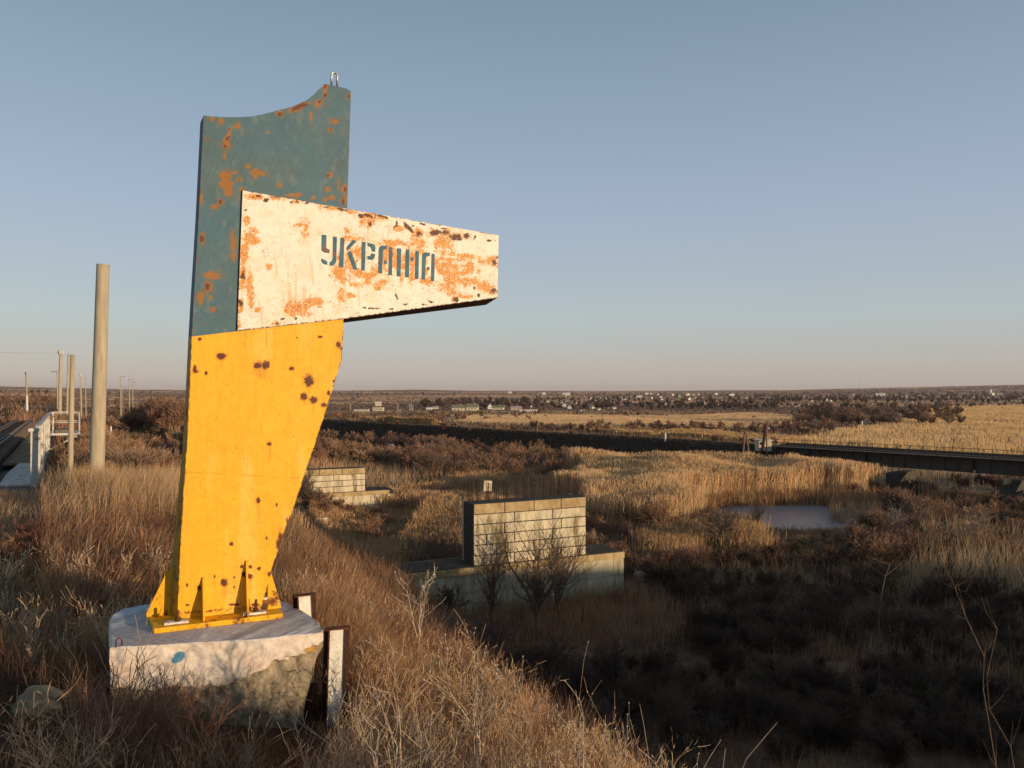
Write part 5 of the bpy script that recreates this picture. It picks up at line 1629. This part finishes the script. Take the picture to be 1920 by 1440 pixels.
gp.append(tufted(pz, 26, .5, lambda p, D: np.where(p[:, 1] < PONDC[1], .55, 1.7), lambda D: .0006 * D, (.05, 0), .13, lambda xy: pal(len(xy), [(.48, .31, .16), RUS, GRB], [3, 2, 1]), S_=3))
px_r = hits_many(rng.uniform(1555, 1650, 190), rng.uniform(948, 992, 190))[:, :2]
px_l = hits_many(rng.uniform(1370, 1560, 50), rng.uniform(988, 1006, 50))[:, :2]
px_m = hits_many(rng.uniform(1380, 1600, 24), rng.uniform(944, 954, 24))[:, :2]


def wading(xy, per, h0):
    k = np.repeat(np.arange(len(xy)), per); q = xy[k] + rng.normal(0, .22, (len(k), 2)); c = pal(len(k), [(.50, .34, .19), RUS, GRB], [3, 1, 1])
    return blades(q, h0 * rng.uniform(.5, 1.1, len(k)), .0005 * np.hypot(q[:, 0], q[:, 1]), rng.normal(0, .14, (len(k), 2)), c, S_=3)


gp += [wading(px_r, 9, 2.0), wading(px_l, 6, .8), wading(px_m, 6, 1.9)]
stuff('reeds', gp)
gp = [reeds(ZG2, 15000, 9, 1.5, 2.0, [(.56, .41, .235), (.53, .385, .22), (.60, .45, .27)], [4, 4, 2], wk=.00065, face=.14, prof=(1, .9, .5)),
      reeds(ZG3, 6500, 7, 1.2, 2.2, [(.58, .43, .27), (.54, .395, .245)], [4, 3], wk=.0007, face=.14, prof=(1, .9, .5)),
      reeds(ZG4, 1500, 9, 1.6, .8, [(.60, .41, .2), (.52, .34, .16)], [4, 3], wk=.0007),
      reeds(ZG5, 1500, 9, 1.4, .8, [(.56, .38, .2), (.5, .33, .16)], [4, 3], wk=.0007)]
stuff('reed_fields', gp)
# 6 rough pasture and scrub out to the hills
x6 = scatter(42000, -40, 40, 430, 4500, lambda X, Y: Y > 100)
D6 = np.hypot(x6[:, 0], x6[:, 1])
n6 = fbm(x6[:, 0] * .0022, x6[:, 1] * .006, 170, 4)[:, None]; g6 = sstep(.52, .62, n6)
c6 = np.array((.17, .112, .09)) * (1 - g6) + np.array((.36, .255, .18)) * g6; c6 = c6 * rng.uniform(.9, 1.1, len(x6))[:, None]
stuff('far_pasture', [blades(x6, .3 + .0004 * D6, .0022 * D6 * rng.uniform(.5, 1.5, len(D6)), rng.normal(0, .1, (len(D6), 2)), c6, S_=1, prof=(1, .6), face=.25)])


# bare shrubs and trees ------------------------------------------------
def gen_shrub(seed, n_main=7, spread=.55, nseg=4, kids=(3, 2), droop=.0, trunk=0.0, r0=.02):
    """returns segments (p0,p1,r0,r1) of a bare plant one metre tall"""
    rr_ = random.Random(seed); segs = []

    def grow(p, d, L_, r_, lev):
        n = nseg if lev == 0 else max(2, nseg - lev)
        for i in range(n):
            d2 = (d + Vector((rr_.gauss(0, .16), rr_.gauss(0, .16), rr_.gauss(0, .10) + .05 - droop * lev))).normalized()
            q = p + d2 * (L_ / n); rq = r_ * (1 - .75 / n * 1.0)
            segs.append((p.copy(), q.copy(), r_, rq))
            if lev < len(kids):
                for _ in range(kids[lev]):
                    if i == 0 and lev == 0 and trunk == 0 and rr_.random() < .5: continue
                    s_ = Vector((rr_.gauss(0, 1), rr_.gauss(0, 1), rr_.gauss(.25, .6))).normalized()
                    dd = (d2 * .9 + s_ * .75).normalized()
                    grow(q, dd, L_ * rr_.uniform(.38, .62), rq * .55, lev + 1)
            p, d, r_ = q, d2, rq
    if trunk:
        p = Vector((0, 0, 0)); d = Vector((rr_.gauss(0, .1), rr_.gauss(0, .1), 1)).normalized()
        k = 3
        for i in range(k):
            q = p + d * trunk / k; segs.append((p.copy(), q.copy(), r0 * (1.5 - .12 * i), r0 * (1.5 - .12 * (i + 1)))); p = q
            d = (d + Vector((rr_.gauss(0, .12), rr_.gauss(0, .12), .1))).normalized()
        b0 = p
    else: b0 = Vector((0, 0, 0))
    for i in range(n_main):
        a = 2 * math.pi * (i + rr_.random() * .7) / n_main; s_ = spread * rr_.uniform(.3, 1.1)
        d = Vector((math.cos(a) * s_, math.sin(a) * s_, 1)).normalized()
        grow(b0 + Vector((math.cos(a), math.sin(a), 0)) * .02, d, (1 - trunk) * rr_.uniform(.55, .85), r0 * rr_.uniform(.5, 1), 0)
    zmax = max(s[1].z for s in segs)
    return [(a / zmax, b / zmax, c, d) for a, b, c, d in segs]


def ribbons(segs, seed=0):
    r2 = np.random.default_rng(seed)
    A = np.array([tuple(s[0]) for s in segs]); B = np.array([tuple(s[1]) for s in segs]); ra = np.array([s[2] for s in segs]); rb = np.array([s[3] for s in segs])
    d = B - A; d /= np.linalg.norm(d, axis=1)[:, None] + 1e-9
    s = np.cross(d, r2.normal(0, 1, d.shape)); s /= np.linalg.norm(s, axis=1)[:, None] + 1e-9
    return A, B, ra, rb, s


TPS = [ribbons(gen_shrub(100 + i, n_main=7 + i % 3, spread=.55 + .12 * (i % 4), nseg=4, kids=(3, 3)), i) for i in range(6)]
TPF = [ribbons(gen_shrub(200 + i, n_main=6, spread=.65, nseg=3, kids=(2, 2), trunk=.12), i) for i in range(5)]


def shrubs(pts, hs, cols, tpl, wk=.0006, wide=1.0, rscale=.35):
    """pts (n,3); every shrub a rotated, scaled copy of a template, all in one mesh"""
    out = []
    which = rng.integers(0, len(tpl), len(pts))
    for k in range(len(tpl)):
        ii = np.nonzero(which == k)[0]
        if len(ii) == 0: continue
        A, B, ra, rb, s = tpl[k]
        yaw = rng.uniform(0, 2 * np.pi, len(ii)); ca, sa = np.cos(yaw), np.sin(yaw)
        h = hs[ii]; sx2 = h * wide * rng.uniform(.85, 1.3, len(ii))

        def tr(V, sc=True):
            x = V[None, :, 0] * ca[:, None] - V[None, :, 1] * sa[:, None]; y = V[None, :, 0] * sa[:, None] + V[None, :, 1] * ca[:, None]
            z = np.repeat(V[None, :, 2], len(ii), 0)
            if sc: return np.stack([x * sx2[:, None], y * sx2[:, None], z * h[:, None]], -1)
            return np.stack([x, y, z], -1)
        P_ = pts[ii][:, None, :]
        D = np.hypot(pts[ii][:, 0], pts[ii][:, 1])
        a = tr(A) + P_; b = tr(B) + P_; sd = tr(s, False)
        wa = np.maximum(ra[None, :] * h[:, None] * rscale, wk * D[:, None]); wb = np.maximum(rb[None, :] * h[:, None] * rscale, wk * .7 * D[:, None])
        V = np.stack([a - sd * wa[..., None] * .5, a + sd * wa[..., None] * .5, b + sd * wb[..., None] * .5, b - sd * wb[..., None] * .5], 2).reshape(-1, 3)
        n = V.shape[0] // 4
        q = np.arange(n * 4).reshape(n, 4)
        c = np.repeat(cols[ii], len(A), 0) * rng.uniform(.8, 1.2, n)[:, None]
        out.append((V, q, np.repeat(c, 4, 0)))
    return join(out)


WTP = [ribbons(gen_shrub(300 + i, n_main=3 + i % 3, spread=.35 + .12 * (i % 3), nseg=5, kids=(1, 1), trunk=.15), i) for i in range(6)]


def in_rect(x0, x1, y0, y1, n, dmin=0):
    g = hits_many(rng.uniform(x0, x1, n), rng.uniform(y0, y1, n))
    k = ~blocked(g[:, 0], g[:, 1]) & (np.hypot(g[:, 0], g[:, 1]) > dmin)
    k &= ~((g[:, 0] > -6) & (g[:, 0] < 9) & (g[:, 1] > 36) & (g[:, 1] < 52))
    g = g[k]; g[:, 2] -= .05
    return g


BR1 = (.33, .195, .125); BR2 = (.25, .15, .105); BR3 = (.44, .285, .175); BR4 = (.14, .09, .068)


def brush(rects, tpl=TPS, wk=.0006, rscale=.35):
    parts = []
    for (x0, x1, y0, y1, n, h0, h1, cols, *dm) in rects:
        p = in_rect(x0, x1, y0, y1, n, dm[0] if dm else 30)
        if len(p) == 0: continue
        parts.append(shrubs(p, rng.uniform(h0, h1, len(p)), pal(len(p), cols, [1] * len(cols)), tpl, wk, rscale=rscale))
    return parts


wx_ = scatter(420, -34, 20, 3.6, 13, lambda X, Y: (ed(X, Y) < 2.0) & (ed(X, Y) > -4.5) & ~((X > -3.5) & (X < -1.25) & (Y > 4.4) & (Y < 7)) & ((X * .574 + Y * .819 > 3.3) | (rng.random(X.shape) < .2)) & (X * .574 + Y * .819 > 1.5))
wz_ = np.concatenate([wx_, H(wx_[:, 0], wx_[:, 1])[:, None] - .03], 1)
lx_ = in_rect(0, 345, 950, 1110, 420, 8)
lx_ = lx_[(fbm(lx_[:, 0] * .5, lx_[:, 1] * .35, 190, 3) + rng.normal(0, .05, len(lx_))) > .50]
stuff('weed_stalks', [shrubs(lx_, rng.uniform(.25, .5, len(lx_)), pal(len(lx_), [(.27, .13, .085), (.18, .10, .07), (.34, .19, .12)], [3, 2, 2]), TPS, .0006, wide=1.2, rscale=.25),
    shrubs(wz_, rng.uniform(.45, .85, len(wz_)), pal(len(wz_), [PLE, STR, GRB], [3, 3, 2]), WTP, .0007, wide=.8, rscale=.25)])
stuff('brushwood', brush([
    (190, 352, 745, 810, 230, 2.0, 3.4, [BR1, BR2]), (145, 350, 800, 905, 110, .9, 1.7, [BR3, BR1]),
    (575, 790, 800, 872, 170, 1.8, 3.2, [BR1, BR3, BR2]), (770, 1090, 838, 915, 190, 2.6, 4.4, [BR1, BR2, BR1]),
    (560, 880, 905, 1050, 70, 1.2, 2.2, [BR1, BR2], 44), (1100, 1400, 930, 1075, 75, 1.2, 2.4, [BR1, BR3, BR2]),
    (1130, 1260, 920, 1010, 30, 2.5, 4, [BR4, BR2]), (1380, 1660, 1012, 1065, 80, .5, 1.0, [BR3, BR1, (.36, .22, .13)]),
    (1600, 2050, 905, 1060, 200, 1.3, 2.6, [BR2, BR4, BR1])]))
stuff('shaded_brushwood', brush([  # browns darkened to deepen the valley shade
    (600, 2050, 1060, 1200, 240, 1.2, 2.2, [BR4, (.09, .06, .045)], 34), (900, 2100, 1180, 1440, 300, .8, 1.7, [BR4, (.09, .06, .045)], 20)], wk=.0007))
es_ = rng.uniform(34, 300, 330); en_ = np.where(rng.random(330) < .62, rng.uniform(-16, -6, 330), rng.uniform(-7.5, 4.5, 330))
eX = EB_A[0] + EB_D[0] * es_ + EB_N[0] * en_; eY = EB_A[1] + EB_D[1] * es_ + EB_N[1] * en_
esc = shrubs(np.stack([eX, eY, H(eX, eY) - .05], 1), np.where(en_ < -6, rng.uniform(1.8, 4.2, 330), rng.uniform(.4, 1.2, 330)), pal(330, [BR1, BR4, BR2], [2, 1, 2]), TPS, .0007)
stuff('hedgerow', [esc] + brush([
    (600, 1010, 776, 790, 110, 1.5, 3, [BR1, BR2]), (1000, 1560, 800, 814, 160, 1.6, 3.4, [BR2, BR4, BR1]), (1000, 1560, 776, 786, 60, 1, 2, [BR2, BR4]), (1490, 1800, 764, 800, 110, 3.5, 6.5, [BR2, BR4]),
    (700, 1480, 830, 872, 60, 1.5, 2.6, [BR1, BR2]), (0, 350, 742, 765, 90, 1.5, 3, [BR1, BR2])], tpl=TPF, wk=.0008))
vt = []
for (x0, x1, y0, y1, n, h0, h1) in [(790, 1000, 752, 768, 60, 5, 8), (790, 1010, 754, 766, 40, 3, 5), (1000, 1460, 741, 768, 300, 3, 6), (1400, 1920, 741, 756, 260, 4, 7), (1140, 1920, 757, 770, 90, 2, 4), (600, 1920, 736, 741, 90, 5, 8), (0, 350, 736, 741, 20, 5, 8)]:
    p = in_rect(x0, x1, y0, y1, n)
    vt.append(shrubs(p, rng.uniform(h0, h1, len(p)), pal(len(p), [(.13, .09, .075), (.10, .072, .062), (.16, .11, .085)], [1, 1, 1]), TPF, .00075, wide=.9))
stuff('distant_woods', vt)


def plant(name, label, cat, base, h, seed, col, r0=.02, wscale=1, group=None, parts=True, gaussian=None, tilt=(0, 0), minr=.004, **kw):
    """single bare tree or shrub: rounded branches; trunk limbs and twigs are separate parts"""
    segs = gen_shrub(seed, r0=r0, **kw)
    o = empty(name, base, label, cat, group)
    lim = r0 * .30
    T = MB(); Tw = MB()
    base = Vector(base)
    for a, b, c, d in segs:
        a = Vector((a.x * wscale + tilt[0] * a.z, a.y * wscale + tilt[1] * a.z, a.z)) * h + base; b = Vector((b.x * wscale + tilt[0] * b.z, b.y * wscale + tilt[1] * b.z, b.z)) * h + base
        (T if c > lim or cat == 'weed' else Tw).tube([a, b], [max(c * h, minr), max(d * h, minr * .8)], 5 if c > lim else 3, cap=False)
    if T.v: T.build('trunk' if cat == 'tree' else 'stems', col if hasattr(col, 'name') else M[col], o, smooth=True)
    if Tw.v: Tw.build('crown' if cat == 'tree' else 'twigs', M[col], o)
    return o


def gat(x, y, D):
    q = P(x, y, D); q.z = gh(q.x, q.y) - .05
    return q


TB = [('bare multi-stemmed tree in front of the near block pier, taller one', 'tree', 1008, 40.5, 7.3, 31, 'bark', dict(n_main=5, spread=.30, nseg=5, kids=(3, 2), trunk=.25)),
      ('bare tree in front of the right part of the near block pier', 'tree', 1048, 42.5, 6.6, 32, 'bark', dict(n_main=4, spread=.34, nseg=5, kids=(3, 2), trunk=.28)),
      ('thin bare sapling in front of the left part of the near block pier', 'tree', 925, 41.5, 5.8, 33, 'bark', dict(n_main=4, spread=.34, nseg=5, kids=(3, 1), trunk=.2)),
      ('dark crooked tree left of the near block pier', 'tree', 838, 50, 4.6, 34, 'bark', dict(n_main=5, spread=.8, nseg=4, kids=(3, 3), trunk=.15)),
      ('dark forked tree between the two block piers', 'tree', 795, 52, 4.2, 35, 'bark', dict(n_main=5, spread=.9, nseg=4, kids=(3, 3), trunk=.12)),
      ('dark bare tree beside the yellow leg, leaning over the far pier', 'tree', 566, 62, 5.4, 36, 'bark', dict(n_main=6, spread=.8, nseg=5, kids=(3, 3), trunk=.2)),
      ('round bare tree among brush right of the near pier foundation', 'tree', 1352, 61, 4.2, 37, 'bark', dict(n_main=7, spread=.8, nseg=4, kids=(3, 3), trunk=.14)),
      ('dark shrubby tree standing in the golden reeds', 'tree', 1180, 80, 4.6, 38, 'bark', dict(n_main=6, spread=.5, nseg=4, kids=(3, 3), trunk=.1)),
      ('bare tree poking out of the reeds below the black embankment', 'tree', 1214, 100, 5.6, 39, 'bark', dict(n_main=6, spread=.6, nseg=4, kids=(3, 2), trunk=.2)),
      ('bare branches reaching over the left end of the pond', 'tree', 1412, 70, 3.2, 40, 'bark', dict(n_main=5, spread=.9, nseg=4, kids=(3, 2), trunk=.15)),
      ('sparse bare tree in the brush behind the farther pier', 'tree', 806, 102, 6.4, 41, 'bark', dict(n_main=7, spread=.7, nseg=4, kids=(3, 3), trunk=.15)),
      ('pale dead tree with arching limbs in the right-hand brush', 'tree', 1815, 60, 5.0, 42, 'palebark', dict(n_main=5, spread=.9, nseg=5, kids=(2, 2), trunk=.2)),
      ('pale dead sapling right of the pond', 'tree', 1678, 64, 4.4, 43, 'palebark', dict(n_main=3, spread=.5, nseg=5, kids=(2, 1), trunk=.2)),
      ('big round dark bush in the golden field beyond the embankment', 'tree', 1545, 300, 8.5, 44, 'bark', dict(n_main=9, spread=.9, nseg=4, kids=(3, 3), trunk=.05))]
for lb, cat, x, D, h, sd, mt, kw in TB:
    plant('bare_tree', lb, cat, gat(x, 1000, D), h, sd, mt, r0=.016, minr=.0002 * D, **kw)

# weeds and twiggy stems close to the camera
M['stalk'] = noisy('weed_stalk', (.30, .19, .11), (.46, .33, .21), 20, .9)
M['palestalk'] = noisy('bleached_weed_stalk', (.42, .32, .22), (.62, .50, .37), 20, .9)
M['redtwig'] = noisy('reddish_twigs', (.20, .09, .055), (.34, .17, .10), 20, .9)
M['bud'] = noisy('seed_heads', (.55, .48, .38), (.75, .68, .58), 20, .9)
WD = [('tall branching weed with round seed heads, standing before the dark valley', 886, 5.0, 1318, 1142, 'palestalk', 51, dict(n_main=4, spread=.22, nseg=5, kids=(1, 1), trunk=.38), 40, .0017),
      ('small seed-headed weed at the grass edge below the near pier', 783, 9.5, 1250, 1062, 'palestalk', 52, dict(n_main=4, spread=.2, nseg=4, kids=(1, 1), trunk=.4), 24, .003),
      ('spreading weed with white buds at the bottom centre', 1120, 4.3, 1440, 1285, 'palestalk', 53, dict(n_main=7, spread=.8, nseg=4, kids=(1, 1)), 30, .002),
      ('upright weed stems right of the tall seed-headed weed', 985, 4.7, 1400, 1215, 'stalk', 54, dict(n_main=8, spread=.35, nseg=4, kids=(1, 1)), 0, .0022),
      ('thin upright weed in the middle of the lower edge', 1105, 5.2, 1400, 1205, 'stalk', 55, dict(n_main=4, spread=.2, nseg=5, kids=(1,)), 6, .002),
      ('pale crossed stems just right of the tall white post', 735, 4.4, 1420, 1230, 'palestalk', 56, dict(n_main=6, spread=.5, nseg=5, kids=(1, 1)), 0, .0022),
      ('long arching bare shoots left of the plinth', 190, 5.0, 1345, 1190, 'stalk', 57, dict(n_main=8, spread=1.2, nseg=6, kids=(1,)), 0, .0034),
      ('reddish twiggy shrub in front of the left corner of the plinth', 235, 4.9, 1350, 1215, 'redtwig', 58, dict(n_main=22, spread=.8, nseg=5, kids=(2, 1)), 0, .0018),
      ('reddish twigs in front of the middle of the plinth', 330, 5.2, 1345, 1235, 'redtwig', 59, dict(n_main=16, spread=.9, nseg=5, kids=(2, 1)), 0, .0016),
      ('pale dry sprigs in deep shade at the left edge', 60, 8.2, 1215, 1130, 'palestalk', 60, dict(n_main=9, spread=.9, nseg=4, kids=(1,)), 0, .004),
      ('low tangle of bleached twigs at the bottom left', 150, 4.2, 1430, 1330, 'stalk', 61, dict(n_main=12, spread=1.4, nseg=5, kids=(2,)), 0, .002),
      ('bleached twigs lying over the ground below the plinth', 430, 4.6, 1420, 1320, 'stalk', 62, dict(n_main=14, spread=1.7, nseg=5, kids=(2,)), 0, .002),
      ('tuft of pale stalks at the bottom right of the lit grass', 1290, 4.2, 1440, 1370, 'palestalk', 63, dict(n_main=10, spread=.35, nseg=4, kids=(1,)), 0, .002),
      ('two frail stems growing beside the left of the yellow foot', 272, 6.9, 1240, 1118, 'palestalk', 64, dict(n_main=2, spread=.12, nseg=5, kids=(0,)), 0, .002)]
for lb, x, D, yb, yt, mt, sd, kw, nb, mr_ in WD:
    b = P(x, yb, D); t = P(x, yt, D)
    b.z = min(b.z, gh(b.x, b.y)); h = t.z - b.z
    o = plant('dry_weed', lb, 'weed', b, h, sd, mt, r0=.006, minr=mr_ * .95, **kw)
    if nb:
        sg = [s for s in gen_shrub(sd, r0=.006, **kw)]
        ends = sorted([s[1] for s in sg], key=lambda v: -v.z)[:nb * 2]
        random.Random(sd).shuffle(ends); mb = MB()
        for e in ends[:nb]:
            c = e * h + b; r_ = .0038 if D < 6 else .007
            mb.tube([c - Vector((0, 0, r_)), c - Vector((0, 0, r_ * .5)), c + Vector((0, 0, r_ * .5)), c + Vector((0, 0, r_))], [r_ * .4, r_, r_, r_ * .3], 6)
        mb.build('seed_heads', M['bud'], o)
# long saplings rising out of the dark slope on the right
for lb, D, pts, r_ in (('tall thin leaning sapling crossing the dark valley at right', 9.0, [(1900, 1700), (1868, 1440), (1843, 1290), (1845, 1230), (1812, 1160), (1790, 1100), (1760, 1035)], .0055),
                       ('thin bent sapling beside the tall leaning one, lower right', 8.6, [(1930, 1620), (1895, 1400), (1855, 1330), (1850, 1270), (1870, 1180), (1850, 1150), (1810, 1110)], .004),
                       ('slender curved stem in the shade below the pond', 30, [(1648, 1150), (1652, 1120), (1660, 1080), (1669, 1058)], .02),
                       ('short pale stem at the far right edge above the shade', 20, [(1935, 1130), (1915, 1080), (1900, 1050), (1888, 1020)], .016)):
    pp = [P(x, y, D) for x, y in pts]; g = pp[0].copy(); g.z = gh(g.x, g.y)
    pp = [g] + pp if g.z < pp[0].z else pp
    o = empty('sapling', pp[0], lb, 'tree')
    mb = MB(); mb.tube(pp, [r_ * (1.4 - 1.1 * i / len(pp)) for i in range(len(pp))], 6); mb.build('trunk', M['bark'], o, smooth=True)
    mb = MB(); rr_ = random.Random(int(D * 10))
    for i in range(2, len(pp)):
        for _ in range(2):
            d = Vector((rr_.gauss(0, 1), rr_.gauss(0, .5), rr_.uniform(.4, 1.5))).normalized(); l_ = rr_.uniform(.15, .5) * (D / 9)
            mb.tube([pp[i], pp[i] + d * l_ * .5, pp[i] + d * l_ + Vector((0, 0, .05))], [r_ * .45, r_ * .3, r_ * .15], 4)
    mb.build('twigs', M['bark'], o)

# ------------------------------------------------------------------ thin evening haze
m = bpy.data.materials.new('evening_haze'); m.use_nodes = True
nt_ = m.node_tree; nt_.nodes.clear()
pv = nt_.nodes.new('ShaderNodeVolumePrincipled'); oo = nt_.nodes.new('ShaderNodeOutputMaterial')
pv.inputs['Color'].default_value = (.80, .76, .76, 1); pv.inputs['Density'].default_value = 7e-5; pv.inputs['Anisotropy'].default_value = .1
nt_.links.new(pv.outputs[0], oo.inputs['Volume'])
mb = MB(); mb.box((0, 0, 14), (18600, 18600, 72))
tag(mb.build('haze', m, loc=(0, 0, 14)), kind='stuff')
